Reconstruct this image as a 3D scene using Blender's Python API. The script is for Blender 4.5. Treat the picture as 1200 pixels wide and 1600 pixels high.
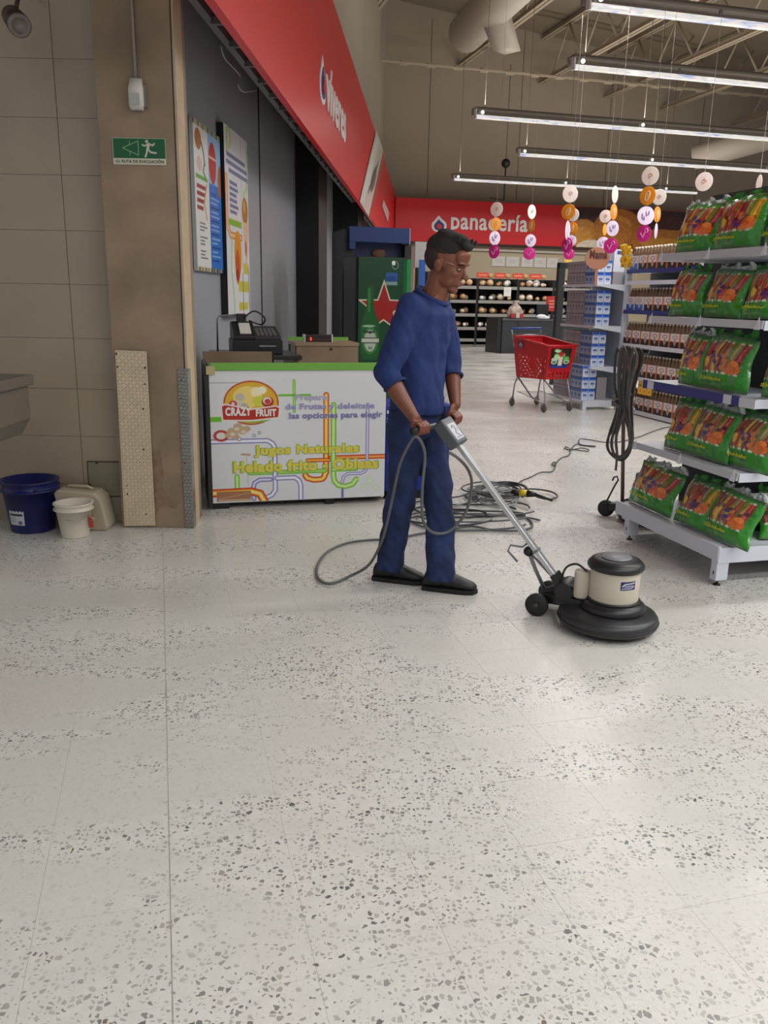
import bpy, bmesh, math, random
import numpy as np
from mathutils import Vector, Matrix, noise
for o in list(bpy.data.objects): bpy.data.objects.remove(o)
S = bpy.context.scene; COL = S.collection
R = math.radians
# ------------------------------------------------------------------ camera
FPX = 1300.0; CAMH = 1.40; PITCH = R(14.45); ROLL = 0.019
Fv = Vector((0, math.cos(PITCH), -math.sin(PITCH)))
U0 = Vector((0, math.sin(PITCH), math.cos(PITCH))); R0 = Vector((1, 0, 0))
Uv = math.cos(ROLL)*U0 - math.sin(ROLL)*R0; Rv = math.cos(ROLL)*R0 + math.sin(ROLL)*U0
CP = Vector((0, 0, CAMH))
cd = bpy.data.cameras.new('camera'); cam = bpy.data.objects.new('camera', cd); COL.objects.link(cam)
cam.matrix_world = Matrix(((Rv.x, Uv.x, -Fv.x, CP.x), (Rv.y, Uv.y, -Fv.y, CP.y), (Rv.z, Uv.z, -Fv.z, CP.z), (0, 0, 0, 1)))
cd.sensor_fit = 'VERTICAL'; cd.sensor_height = 32.0; cd.lens = 32.0*FPX/1600.0
cd.clip_start = 0.05; cd.clip_end = 200
S.camera = cam
# ------------------------------------------------------------------ frames (store grid is turned 15 degrees, the left shop wall -2.7)
def ray(x, y): return Fv + Rv*((x-600)/FPX) - Uv*((y-800)/FPX)
def G(x, y, z=0.0):
    d = ray(x, y); return CP + d*((z-CAMH)/d.z)
def D(x, y, Y):
    d = ray(x, y); return CP + d*(Y/d.y)
gA = Vector((-math.sin(R(15)), math.cos(R(15)), 0)); gB = Vector((math.cos(R(15)), math.sin(R(15)), 0))
lA = Vector((math.sin(R(2.7)), math.cos(R(2.7)), 0)); lB = Vector((math.cos(R(2.7)), -math.sin(R(2.7)), 0))
Zv = Vector((0, 0, 1))
FR = {'g': (gB, gA, Zv), 'l': (lB, lA, Zv), 'w': (Vector((1, 0, 0)), Vector((0, 1, 0)), Zv)}
def W(fr, x, y, z):
    X, Y, Z = FR[fr]; return X*x + Y*y + Z*z
def HP(x, y, fr, axis, v):
    n = FR[fr][axis]; d = ray(x, y); return CP + d*((v - CP.dot(n))/d.dot(n))
# ------------------------------------------------------------------ world, exposure, lights
w = bpy.data.worlds.new('world'); S.world = w; w.use_nodes = True
w.node_tree.nodes['Background'].inputs[0].default_value = (0.80, 0.80, 0.84, 1)
w.node_tree.nodes['Background'].inputs[1].default_value = 0.50
S.view_settings.view_transform = 'Standard'; S.view_settings.look = 'None'
S.view_settings.gamma = 1; S.view_settings.use_curve_mapping = False
S.view_settings.exposure = 0.08
def area(name, loc, sx, sy, energy, rz=0.0, col=(1, .993, .98), spread=180, tilt=0.0):
    l = bpy.data.lights.new(name, 'AREA'); l.shape = 'RECTANGLE'; l.size = sx; l.size_y = sy
    l.energy = energy; l.color = col; l.spread = R(spread)
    o = bpy.data.objects.new(name, l); COL.objects.link(o); o.location = loc
    o.rotation_euler = (tilt, 0, rz); return o
LROWS = [(22.2, 7.66, 15), (18.0, 7.68, 15), (14.7, 5.42, 14), (11.3, 5.53, 13), (9.08, 4.57, 12),
         (6.4, 4.1, 11), (3.6, 3.2, 10.5), (0.8, 2.0, 10), (-2.0, 0.0, 9)]
for a, b0, b1 in LROWS:
    area('lamp_and_fill_light', W('g', (b0+b1)/2, a, 4.405), b1-b0, 0.10, 23*(b1-b0), R(15), spread=165)
    area('lamp_and_fill_light', W('g', (b0+b1)/2, a, 4.66), b1-b0, 0.10, 11.0*(b1-b0), R(15), col=(1, .93, .84), spread=180, tilt=math.pi)   # upward fill added to brighten the roof and far wall
# unseen fill light added behind the camera for the near floor
area('lamp_and_fill_light', (-0.2, -2.5, 4.6), 6.0, 0.5, 60, 0, spread=170)
# ------------------------------------------------------------------ materials
def lin(c): return tuple(((x/12.92) if x <= .04045 else ((x+.055)/1.055)**2.4) for x in [v/255.0 for v in c])
MATS = {}
def M(name, col, rough=.5, metal=0.0, nscale=0, namt=0.0, bump=0.0, bscale=80, coat=0.0, emis=0.0, alpha=1.0, trans=0.0):
    if name in MATS: return MATS[name]
    m = bpy.data.materials.new(name); m.use_nodes = True; nt = m.node_tree; b = nt.nodes['Principled BSDF']
    c = lin(col) + (1,)
    b.inputs['Base Color'].default_value = c; b.inputs['Roughness'].default_value = rough; b.inputs['Metallic'].default_value = metal
    if coat: b.inputs['Coat Weight'].default_value = coat
    if trans: b.inputs['Transmission Weight'].default_value = trans
    if alpha < 1: b.inputs['Alpha'].default_value = alpha
    if emis: b.inputs['Emission Color'].default_value = c; b.inputs['Emission Strength'].default_value = emis
    if nscale or bump:
        g = nt.nodes.new('ShaderNodeNewGeometry')
    if nscale:
        n = nt.nodes.new('ShaderNodeTexNoise'); n.inputs['Scale'].default_value = nscale; n.inputs['Detail'].default_value = 5
        nt.links.new(g.outputs['Position'], n.inputs['Vector'])
        r = nt.nodes.new('ShaderNodeValToRGB')
        r.color_ramp.elements[0].position = .3; r.color_ramp.elements[1].position = .7
        r.color_ramp.elements[0].color = tuple(max(0, x*(1-namt)) for x in c[:3]) + (1,)
        r.color_ramp.elements[1].color = tuple(min(1, x*(1+namt)) for x in c[:3]) + (1,)
        nt.links.new(n.outputs['Fac'], r.inputs[0]); nt.links.new(r.outputs[0], b.inputs['Base Color'])
    if bump:
        n2 = nt.nodes.new('ShaderNodeTexNoise'); n2.inputs['Scale'].default_value = bscale; n2.inputs['Detail'].default_value = 4
        nt.links.new(g.outputs['Position'], n2.inputs['Vector'])
        bp = nt.nodes.new('ShaderNodeBump'); bp.inputs['Strength'].default_value = bump; bp.inputs['Distance'].default_value = .01
        nt.links.new(n2.outputs['Fac'], bp.inputs['Height']); nt.links.new(bp.outputs[0], b.inputs['Normal'])
    MATS[name] = m; return m
def print_mat(name, rough=.45, bump=0.0, emis=0.0, coat=0.0):
    if name in MATS: return MATS[name]
    m = bpy.data.materials.new(name); m.use_nodes = True; nt = m.node_tree; b = nt.nodes['Principled BSDF']
    at = nt.nodes.new('ShaderNodeAttribute'); at.attribute_name = 'Col'
    nt.links.new(at.outputs['Color'], b.inputs['Base Color']); b.inputs['Roughness'].default_value = rough
    if coat: b.inputs['Coat Weight'].default_value = coat; b.inputs['Coat Roughness'].default_value = .12
    if bump:
        tc = nt.nodes.new('ShaderNodeTexCoord'); n2 = nt.nodes.new('ShaderNodeTexNoise'); n2.inputs['Scale'].default_value = 9
        nt.links.new(tc.outputs['Object'], n2.inputs['Vector'])
        bp = nt.nodes.new('ShaderNodeBump'); bp.inputs['Strength'].default_value = bump; bp.inputs['Distance'].default_value = .05
        nt.links.new(n2.outputs['Fac'], bp.inputs['Height']); nt.links.new(bp.outputs[0], b.inputs['Normal'])
    MATS[name] = m; return m
def floor_material():
    m = bpy.data.materials.new('terrazzo'); m.use_nodes = True; nt = m.node_tree; N = nt.nodes.new; L = nt.links.new
    b = nt.nodes['Principled BSDF']; g = N('ShaderNodeNewGeometry')
    def noise_(sc, det=4, dist=0.0, vec=None, rough=.55):
        n = N('ShaderNodeTexNoise'); n.inputs['Scale'].default_value = sc; n.inputs['Detail'].default_value = det
        n.inputs['Distortion'].default_value = dist; n.inputs['Roughness'].default_value = rough
        L(vec or g.outputs['Position'], n.inputs['Vector']); return n.outputs['Fac']
    def math_(op, a, c=None, clamp=False):
        n = N('ShaderNodeMath'); n.operation = op; n.use_clamp = clamp
        for i, v in enumerate((a, c)):
            if v is None: continue
            if isinstance(v, (int, float)): n.inputs[i].default_value = v
            else: L(v, n.inputs[i])
        return n.outputs[0]
    def ramp(v, p0, p1, c0=(0, 0, 0), c1=(1, 1, 1)):
        r = N('ShaderNodeValToRGB'); r.color_ramp.elements[0].position = p0; r.color_ramp.elements[1].position = p1
        r.color_ramp.elements[0].color = tuple(c0)+(1,); r.color_ramp.elements[1].color = tuple(c1)+(1,)
        L(v, r.inputs[0]); return r.outputs[0]
    def mix(f, a, c):
        n = N('ShaderNodeMix'); n.data_type = 'RGBA'
        if isinstance(f, (int, float)): n.inputs[0].default_value = f
        else: L(f, n.inputs[0])
        for i, v in ((6, a), (7, c)):
            if isinstance(v, tuple): n.inputs[i].default_value = v+(1,)
            else: L(v, n.inputs[i])
        return n.outputs[2]
    # swirled, stretched coordinates: the arcs that the polishing pad leaves in the slurry
    mp = N('ShaderNodeMapping'); mp.inputs['Rotation'].default_value = (0, 0, R(-22)); mp.inputs['Scale'].default_value = (.55, 1.5, 1)
    L(g.outputs['Position'], mp.inputs['Vector'])
    mp2 = N('ShaderNodeMapping'); mp2.inputs['Rotation'].default_value = (0, 0, R(38)); mp2.inputs['Scale'].default_value = (.6, 2.1, 1)
    L(g.outputs['Position'], mp2.inputs['Vector'])
    smear0 = ramp(math_('ADD', math_('MULTIPLY', noise_(1.9, 4, .8, mp.outputs[0], .55), .55), math_('MULTIPLY', noise_(2.3, 4, .7, mp2.outputs[0], .55), .45)), .455, .54)
    sx = N('ShaderNodeSeparateXYZ'); L(g.outputs['Position'], sx.inputs[0])
    near_ = math_('MULTIPLY', math_('SUBTRACT', 2.15, math_('ADD', sx.outputs[1], math_('MULTIPLY', noise_(1.6, 3), .8))), 2.2, True)
    smear = math_('MAXIMUM', smear0, near_)
    vo = N('ShaderNodeTexVoronoi'); vo.feature = 'F1'; vo.inputs['Scale'].default_value = 70
    wob = N('ShaderNodeTexNoise'); wob.inputs['Scale'].default_value = 90; wob.inputs['Detail'].default_value = 2
    L(g.outputs['Position'], wob.inputs['Vector'])
    vs = N('ShaderNodeVectorMath'); vs.operation = 'SCALE'; L(wob.outputs['Color'], vs.inputs[0]); vs.inputs['Scale'].default_value = .011
    va = N('ShaderNodeVectorMath'); va.operation = 'ADD'; L(g.outputs['Position'], va.inputs[0]); L(vs.outputs[0], va.inputs[1])
    L(va.outputs[0], vo.inputs['Vector'])
    sep = N('ShaderNodeSeparateColor'); L(vo.outputs['Color'], sep.inputs[0])
    # chip where the distance is under a per-cell radius
    ve = N('ShaderNodeTexVoronoi'); ve.feature = 'DISTANCE_TO_EDGE'; ve.inputs['Scale'].default_value = 70; L(va.outputs[0], ve.inputs['Vector'])
    thr = math_('ADD', math_('MULTIPLY', sep.outputs[0], .38), .05)
    chip = math_('MULTIPLY', math_('SUBTRACT', ve.outputs['Distance'], thr), 14.0, True)
    chipcol = mix(ramp(sep.outputs[1], .0, .75), lin((98, 100, 99)), lin((176, 173, 165)))
    chipcol = mix(ramp(sep.outputs[2], .90, .97), chipcol, lin((110, 92, 76)))
    cement = mix(noise_(26, 5), lin((200, 198, 192)), lin((222, 220, 214)))
    body = mix(chip, cement, chipcol)
    slurry = mix(noise_(2.2, 2), lin((200, 198, 191)), lin((211, 209, 202)))
    expo = math_('ADD', math_('MULTIPLY', smear, .84), .14)
    col = mix(expo, slurry, body)
    tint = ramp(noise_(.9, 2), .55, .8)
    col = mix(math_('MULTIPLY', tint, .25), col, lin((196, 178, 165)))
    L(col, b.inputs['Base Color'])
    wet = ramp(noise_(1.1, 2, .2), .35, .65)
    rg = math_('ADD', math_('MULTIPLY', wet, .17), .08)
    L(rg, b.inputs['Roughness'])
    bp = N('ShaderNodeBump'); bp.inputs['Strength'].default_value = .36; bp.inputs['Distance'].default_value = .003
    L(math_('ADD', math_('ADD', noise_(75, 3), math_('MULTIPLY', noise_(210, 2), .5)), math_('MULTIPLY', noise_(9, 3), .8)), bp.inputs['Height']); L(bp.outputs[0], b.inputs['Normal'])
    b.inputs['Specular IOR Level'].default_value = .45
    return m
# ------------------------------------------------------------------ mesh builder
def root_inv(p):
    while p.parent: p = p.parent
    return p.matrix_basis.inverted()
class MB:
    def __init__(s): s.v = []; s.f = []; s.mi = []; s.sm = []; s.cur = 0
    def add(s, vs, fs, smooth=False):
        k = len(s.v); s.v += [Vector(v) for v in vs]
        for f in fs: s.f.append(tuple(i+k for i in f)); s.mi.append(s.cur); s.sm.append(smooth)
        return s
    def box(s, fr, x, y, z):
        P = [W(fr, x[i], y[j], z[k]) for k in (0, 1) for j in (0, 1) for i in (0, 1)]
        return s.add(P, [(0, 2, 3, 1), (4, 5, 7, 6), (0, 1, 5, 4), (2, 6, 7, 3), (0, 4, 6, 2), (1, 3, 7, 5)])
    def obox(s, c, ax, ay, az):        # centre and three half vectors
        c = Vector(c); P = [c + ax*i + ay*j + az*k for k in (-1, 1) for j in (-1, 1) for i in (-1, 1)]
        return s.add(P, [(0, 2, 3, 1), (4, 5, 7, 6), (0, 1, 5, 4), (2, 6, 7, 3), (0, 4, 6, 2), (1, 3, 7, 5)])
    def prism(s, pts, vec):            # polygon in space, swept along vec
        n = len(pts); P = [Vector(p) for p in pts]; Q = [p+Vector(vec) for p in P]
        return s.add(P+Q, [tuple(range(n))[::-1], tuple(range(n, 2*n))] + [(i, (i+1) % n, n+(i+1) % n, n+i) for i in range(n)])
    def cone(s, p0, p1, r0, r1, n=16, cap=True, smooth=True):
        p0 = Vector(p0); p1 = Vector(p1); d = (p1-p0).normalized()
        u = d.orthogonal().normalized(); v = d.cross(u); P = []
        for p, r in ((p0, r0), (p1, r1)):
            P += [p + (u*math.cos(2*math.pi*i/n) + v*math.sin(2*math.pi*i/n))*r for i in range(n)]
        s.add(P, [(i, (i+1) % n, n+(i+1) % n, n+i) for i in range(n)], smooth)
        if cap:
            k = len(s.v)-2*n
            for f in (tuple(range(n))[::-1], tuple(range(n, 2*n))):
                s.f.append(tuple(i+k for i in f)); s.mi.append(s.cur); s.sm.append(False)
        return s
    def lathe(s, c, axis, prof, n=24, smooth=True):   # prof: (radius, height) along axis
        c = Vector(c); d = Vector(axis).normalized(); u = d.orthogonal().normalized(); v = d.cross(u)
        P = []; m = len(prof)
        for r, h in prof:
            P += [c + d*h + (u*math.cos(2*math.pi*i/n) + v*math.sin(2*math.pi*i/n))*max(r, 1e-4) for i in range(n)]
        F = [(j*n+i, j*n+(i+1) % n, (j+1)*n+(i+1) % n, (j+1)*n+i) for j in range(m-1) for i in range(n)]
        return s.add(P, F, smooth)
    def tube(s, pts, r, n=8, closed=False, rr=None):
        pts = [Vector(p) for p in pts]; m = len(pts); P = []; prev = None
        for i, p in enumerate(pts):
            a = pts[(i-1) % m] if (closed or i > 0) else p; b = pts[(i+1) % m] if (closed or i < m-1) else p
            d = (b-a); d = d.normalized() if d.length > 1e-9 else Vector((0, 0, 1))
            if prev is None: u = d.orthogonal().normalized()
            else:
                u = prev - d*prev.dot(d); u = u.normalized() if u.length > 1e-6 else d.orthogonal().normalized()
            prev = u; v = d.cross(u); q = rr[i] if rr else r
            P += [p + (u*math.cos(2*math.pi*j/n) + v*math.sin(2*math.pi*j/n))*q for j in range(n)]
        F = []
        for i in range(m if closed else m-1):
            k = (i+1) % m
            for j in range(n): F.append((i*n+j, i*n+(j+1) % n, k*n+(j+1) % n, k*n+j))
        if not closed: F += [tuple(range(n))[::-1], tuple(range((m-1)*n, m*n))]
        return s.add(P, F, True)
    def ell(s, c, ax, ay, az, nu=16, nv=10):
        c = Vector(c); P = [c - az]; 
        for j in range(1, nv):
            t = math.pi*j/nv
            P += [c - az*math.cos(t) + (ax*math.cos(2*math.pi*i/nu) + ay*math.sin(2*math.pi*i/nu))*math.sin(t) for i in range(nu)]
        P.append(c + az); F = []
        for i in range(nu): F.append((0, 1+(i+1) % nu, 1+i))
        for j in range(nv-2):
            for i in range(nu): F.append((1+j*nu+i, 1+j*nu+(i+1) % nu, 1+(j+1)*nu+(i+1) % nu, 1+(j+1)*nu+i))
        k = 1+(nv-2)*nu
        for i in range(nu): F.append((k+i, k+(i+1) % nu, k+nu))
        return s.add(P, F, True)
    def loft(s, secs, n=24):           # secs: (centre, half vector x, half vector y)
        P = []; m = len(secs)
        for c, x, y in secs: P += [Vector(c) + x*math.cos(2*math.pi*i/n) + y*math.sin(2*math.pi*i/n) for i in range(n)]
        F = [(j*n+i, j*n+(i+1) % n, (j+1)*n+(i+1) % n, (j+1)*n+i) for j in range(m-1) for i in range(n)]
        F += [tuple(range(n))[::-1], tuple(range((m-1)*n, m*n))]
        return s.add(P, F, True)
    def mesh(s, name, mats, inv=None):
        me = bpy.data.meshes.new(name); vs = [inv @ v for v in s.v] if inv else s.v
        me.from_pydata([tuple(v) for v in vs], [], s.f)
        for m in (mats if isinstance(mats, (list, tuple)) else [mats]): me.materials.append(m)
        me.polygons.foreach_set('material_index', s.mi); me.polygons.foreach_set('use_smooth', s.sm); me.update()
        return me
    def build(s, name, mats, parent=None, bevel=0, fix=True):
        me = s.mesh(name, mats, root_inv(parent) if parent else None)
        if fix:
            bm = bmesh.new(); bm.from_mesh(me); bmesh.ops.recalc_face_normals(bm, faces=bm.faces); bm.to_mesh(me); bm.free()
        o = bpy.data.objects.new(name, me); COL.objects.link(o)
        if parent: o.parent = parent
        if bevel:
            b = o.modifiers.new('bevel', 'BEVEL'); b.width = bevel; b.segments = 2; b.limit_method = 'ANGLE'; b.angle_limit = R(40)
        return o
def tag(o, label, cat, group=None, kind=None):
    if label: o['label'] = label
    if cat: o['category'] = cat
    if group: o['group'] = group
    if kind: o['kind'] = kind
    return o
def thing(name, label, cat, loc, rz=0, group=None):
    o = bpy.data.objects.new(name, None); COL.objects.link(o); o.empty_display_size = .05
    o.matrix_basis = Matrix.Translation(Vector(loc)) @ Matrix.Rotation(rz, 4, 'Z')
    return tag(o, label, cat, group)
def struct(o): o['kind'] = 'structure'; return o
def kids(o): return [c for c in COL.objects if c.parent == o]
def copy_tree(o, mat=None, label=None, parent=None):
    ch = list(o.children); c = o.copy(); COL.objects.link(c)
    if parent: c.parent = parent
    if mat is not None: c.matrix_basis = mat
    if label: c['label'] = label
    for k in ch: copy_tree(k, parent=c)
    return c
# text as thin raised letters
FONTC = {}
def text_geo(txt, bold=0.0, shear=0.0):
    key = (txt, bold, shear)
    if key not in FONTC:
        cu = bpy.data.curves.new('lettering', 'FONT'); cu.body = txt; cu.offset = bold; cu.shear = shear; cu.resolution_u = 3
        cu.align_x = 'CENTER'; cu.align_y = 'CENTER'; cu.extrude = .02; cu.space_character = 1.04 + bold*.9
        ob = bpy.data.objects.new('lettering', cu); COL.objects.link(ob)
        bpy.context.view_layer.update(); dg = bpy.context.evaluated_depsgraph_get()
        me = bpy.data.meshes.new_from_object(ob.evaluated_get(dg))
        vs = [v.co.copy() for v in me.vertices]; fs = [tuple(p.vertices) for p in me.polygons]
        bpy.data.objects.remove(ob); bpy.data.meshes.remove(me)
        xs = [v.x for v in vs] or [0]; ys = [v.y for v in vs] or [0]
        FONTC[key] = (vs, fs, min(xs), max(xs), min(ys), max(ys))
    return FONTC[key]
def text(mb, txt, c, right, up, width, height=None, depth=.002, bold=0.0, shear=0.0):
    vs, fs, x0, x1, y0, y1 = text_geo(txt, bold, shear)
    if not vs: return mb
    right = Vector(right).normalized(); up = Vector(up).normalized(); nrm = right.cross(up)
    sx = width/(x1-x0); sy = (height/(y1-y0)) if height else sx
    P = [Vector(c) + right*((v.x-(x0+x1)/2)*sx) + up*((v.y-(y0+y1)/2)*sy) + nrm*(depth if v.z > 0 else 0) for v in vs]
    return mb.add(P, fs)
# raster painter: flat print (posters, labels, bags) as vertex colours on a fine grid
class Cv:
    def __init__(s, w, h, bg):
        s.w = w; s.h = h; s.a = np.zeros((h, w, 3)); s.a[:] = bg
        s.Y, s.X = np.mgrid[0:h, 0:w].astype(float)
    def put(s, d, col, aa=1.0):
        m = np.clip(.5 - d/aa, 0, 1)[..., None]; s.a = s.a*(1-m) + np.array(col, float)*m; return s
    def rect(s, x0, y0, x1, y1, col, r=0):
        cx, cy = (x0+x1)/2, (y0+y1)/2; dx = abs(s.X-cx)-(x1-x0)/2+r; dy = abs(s.Y-cy)-(y1-y0)/2+r
        d = np.hypot(np.maximum(dx, 0), np.maximum(dy, 0)) + np.minimum(np.maximum(dx, dy), 0) - r
        return s.put(d, col)
    def ell(s, cx, cy, rx, ry, col, ang=0):
        c, n = math.cos(ang), math.sin(ang); x = s.X-cx; y = s.Y-cy; u = (x*c+y*n)/rx; v = (-x*n+y*c)/ry
        return s.put((np.hypot(u, v)-1)*min(rx, ry), col)
    def dist(s, pts, closed=False):
        d = np.full(s.X.shape, 1e9); P = list(pts) + ([pts[0]] if closed else [])
        for (x0, y0), (x1, y1) in zip(P[:-1], P[1:]):
            vx, vy = x1-x0, y1-y0; L = max(vx*vx+vy*vy, 1e-9)
            t = np.clip(((s.X-x0)*vx+(s.Y-y0)*vy)/L, 0, 1); d = np.minimum(d, np.hypot(s.X-x0-t*vx, s.Y-y0-t*vy))
        return d
    def line(s, pts, wd, col, closed=False): return s.put(s.dist(pts, closed)-wd/2, col)
    def poly(s, pts, col):
        ins = np.zeros(s.X.shape, bool); n = len(pts)
        for i in range(n):
            x0, y0 = pts[i]; x1, y1 = pts[(i+1) % n]
            c = ((y0 > s.Y) != (y1 > s.Y)) & (s.X < (x1-x0)*(s.Y-y0)/((y1-y0) or 1e-9)+x0); ins ^= c
        d = s.dist(pts, True); return s.put(np.where(ins, -d, d), col)
    def fuzz(s, amt, seed=0, cell=1):
        r = np.random.RandomState(seed); n = r.normal(0, amt, (s.h//cell+1, s.w//cell+1)); n = np.kron(n, np.ones((cell, cell)))[:s.h, :s.w]
        s.a = np.clip(s.a+n[..., None], 0, 255); return s
    def pipe(s, pts, wd, cols):        # nested strokes, outer colour first
        n = len(cols)
        for i, c in enumerate(cols): s.line(pts, wd*(1-i/n), c)
        return s
def arc(cx, cy, r, a0, a1, n=7): return [(cx+r*math.cos(R(a0+(a1-a0)*i/n)), cy+r*math.sin(R(a0+(a1-a0)*i/n))) for i in range(n+1)]
def grid_print(name, cv, fn, mat, parent=None):
    """vertex-coloured surface: fn(u, v) with u,v arrays 0..1 (v up) gives world xyz arrays"""
    h, w = cv.a.shape[:2]
    v, u = np.meshgrid(np.linspace(1, 0, h), np.linspace(0, 1, w), indexing='ij')
    P = np.stack(fn(u, v), -1).reshape(-1, 3)
    if parent:
        I = np.array(root_inv(parent)); P = P @ I[:3, :3].T + I[:3, 3]
    i = np.arange(h*w).reshape(h, w)
    F = np.stack([i[1:, :-1], i[1:, 1:], i[:-1, 1:], i[:-1, :-1]], -1).reshape(-1, 4)
    me = bpy.data.meshes.new(name); me.vertices.add(h*w); me.vertices.foreach_set('co', P.astype(np.float32).ravel())
    me.loops.add(F.size); me.loops.foreach_set('vertex_index', F.astype(np.int32).ravel())
    me.polygons.add(len(F)); me.polygons.foreach_set('loop_start', np.arange(0, F.size, 4, dtype=np.int32))
    me.polygons.foreach_set('use_smooth', np.ones(len(F), bool)); me.update()
    c = cv.a/255.0; c = np.where(c <= .04045, c/12.92, ((c+.055)/1.055)**2.4)
    ca = me.color_attributes.new('Col', 'FLOAT_COLOR', 'POINT')
    ca.data.foreach_set('color', np.concatenate([c.reshape(-1, 3), np.ones((h*w, 1))], 1).astype(np.float32).ravel())
    me.materials.append(mat); o = bpy.data.objects.new(name, me); COL.objects.link(o)
    if parent: o.parent = parent
    return o
def flat(o, ux, uy):
    o = np.array(o); ux = np.array(ux); uy = np.array(uy)
    return lambda u, v: tuple(o[k] + ux[k]*u + uy[k]*v for k in range(3))
# voxel-fused bodies
def fuse(name, mb, mats, voxel, smooth=6, parent=None, post=None, wrinkle=0.0, wscale=9):
    me = mb.mesh('tmp', mats[0] if isinstance(mats, (list, tuple)) else mats)
    bm = bmesh.new(); bm.from_mesh(me); bmesh.ops.recalc_face_normals(bm, faces=bm.faces); bm.to_mesh(me); bm.free()
    ob = bpy.data.objects.new('tmp', me); COL.objects.link(ob)
    r = ob.modifiers.new('r', 'REMESH'); r.mode = 'VOXEL'; r.voxel_size = voxel
    s = ob.modifiers.new('s', 'SMOOTH'); s.factor = .5; s.iterations = smooth
    bpy.context.view_layer.update(); dg = bpy.context.evaluated_depsgraph_get()
    m2 = bpy.data.meshes.new_from_object(ob.evaluated_get(dg)); bpy.data.objects.remove(ob); bpy.data.meshes.remove(me)
    m2.name = name; m2.materials.clear()
    for m in (mats if isinstance(mats, (list, tuple)) else [mats]): m2.materials.append(m)
    if wrinkle:
        ns = [v.normal.copy() for v in m2.vertices]
        for v, n in zip(m2.vertices, ns):
            p = v.co*wscale; p = Vector((p.x, p.y, p.z*.7 + p.x*.8))
            v.co += n*wrinkle*(noise.noise(p)+.5*noise.noise(p*2.3))
    m2.polygons.foreach_set('use_smooth', [True]*len(m2.polygons))
    if post: post(m2)
    if parent: m2.transform(root_inv(parent))
    m2.update(); o = bpy.data.objects.new(name, m2); COL.objects.link(o)
    if parent: o.parent = parent
    return o
def smoothpath(pts, k=6):              # Catmull-Rom
    pts = [Vector(p) for p in pts]; out = []
    for i in range(len(pts)-1):
        p0 = pts[max(i-1, 0)]; p1 = pts[i]; p2 = pts[i+1]; p3 = pts[min(i+2, len(pts)-1)]
        for j in range(k):
            t = j/k; out.append(.5*((2*p1)+(-p0+p2)*t+(2*p0-5*p1+4*p2-p3)*t*t+(-p0+3*p1-3*p2+p3)*t**3))
    return out+[pts[-1]]
white = M('white_paint', (214, 216, 220), .4); black = M('black_plastic', (22, 22, 24), .45)
chrome = M('chrome', (205, 207, 210), .25, 1.0); rubber = M('rubber', (30, 30, 32), .6)
PR = print_mat('print', .5); PRG = print_mat('glossy_print', .3, coat=.3)
rnd = random.Random(5)
# =================================================================== SETTING
# ---- terrazzo floor: 30 cm tiles near the viewer (one part each), one sheet of small joints beyond
TER = floor_material(); grout = M('floor_joint', (182, 179, 172), .7, nscale=5, namt=.3)
fl = MB().box('w', (-8, 24), (-3, 34), (-.06, -.0012)).build('floor', grout); struct(fl)
J0b, J0a, T = -.038, .246, .30
tm = MB().box('g', (.0003, T-.0003), (.0003, T-.0003), (-.03, 0)).mesh('floor_tile', TER)
near = set(); cnt = 0
ia = 1
while cnt < 295 and ia < 19:
    for ib in range(-14, 16):
        b = J0b + T*ib; a = J0a + T*ia; c = W('g', b+T/2, a+T/2, 0)
        if c.y < .9: continue
        if abs(c.x) > c.y*.47+.35: continue
        if cnt >= 295: break
        o = bpy.data.objects.new('floor_tile', tm); COL.objects.link(o); o.parent = fl; o.location = W('g', b, a, 0); cnt += 1; near.add((ia, ib))
    ia += 1
mb = MB()
for ia in range(-6, 110):
    for ib in range(-40, 76):
        if (ia, ib) in near: continue
        b = J0b + T*ib; a = J0a + T*ia; c = W('g', b+T/2, a+T/2, 0)
        if ia > 24 or abs(c.x) > 7 or c.y < -2.6: continue
        g_ = .0003
        P = [W('g', b+g_, a+g_, 0), W('g', b+T-g_, a+g_, 0), W('g', b+T-g_, a+T-g_, 0), W('g', b+g_, a+T-g_, 0)]
        mb.add(P, [(0, 1, 2, 3)])
o = mb.build('floor_tile', TER, fl, fix=False); o['kind'] = 'stuff'
o = MB().box('g', (-10, 32), (J0a+24*T+T, 36), (-.03, -.0004)).build('far_flooring', TER, fl); o['kind'] = 'stuff'
struct(MB().box('g', (J0b-.0012, J0b+.0012), (.9, 5.15), (-.003, .0005)).build('trim_4', M('old_joint', (162, 157, 149), .8, nscale=3, namt=.3)))
# ---- tiled wall left of the pillar
tl_ = M('wall_tile', (160, 146, 126), .35, nscale=3, namt=.05); gr2 = M('wall_joint', (140, 128, 110), .8)
wl = MB().box('w', (-5.2, -1.3), (5.06, 5.3), (0, 4.4)).build('wall_left', gr2); struct(wl)
zj = [0.0, .24, .54, .83, 1.13, 1.44, 1.74, 2.04, 2.34, 2.64, 2.94, 3.24, 3.54]
for k in range(len(zj)-1):
    for x0 in (-3.07, -2.47, -1.87):
        x1 = min(x0+.597, -1.60)
        MB().box('w', (x0+.001, x1), (5.053, 5.062), (zj[k]+.002, zj[k+1])).build('wall_tile', tl_, wl)
# ---- pillar
conc = M('pillar_render', (146, 127, 104), .75, nscale=3.2, namt=.22, bump=.15, bscale=30)
pl = MB().box('w', (-1.612, -1.185), (4.945, 5.24), (0, 4.4)).build('wall_pillar', conc, bevel=.004); struct(pl)
cream = M('cream_strip', (184, 163, 134), .6, nscale=9, namt=.1)
struct(MB().box('w', (-1.185, -1.172), (4.945, 5.12), (.0, 4.4)).build('trim_1', cream))
MB().box('w', (-1.192, -1.186), (4.9435, 4.946), (0, 4.4)).build('edge_gap', M('dark_side', (46, 42, 38), .5), pl)
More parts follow.
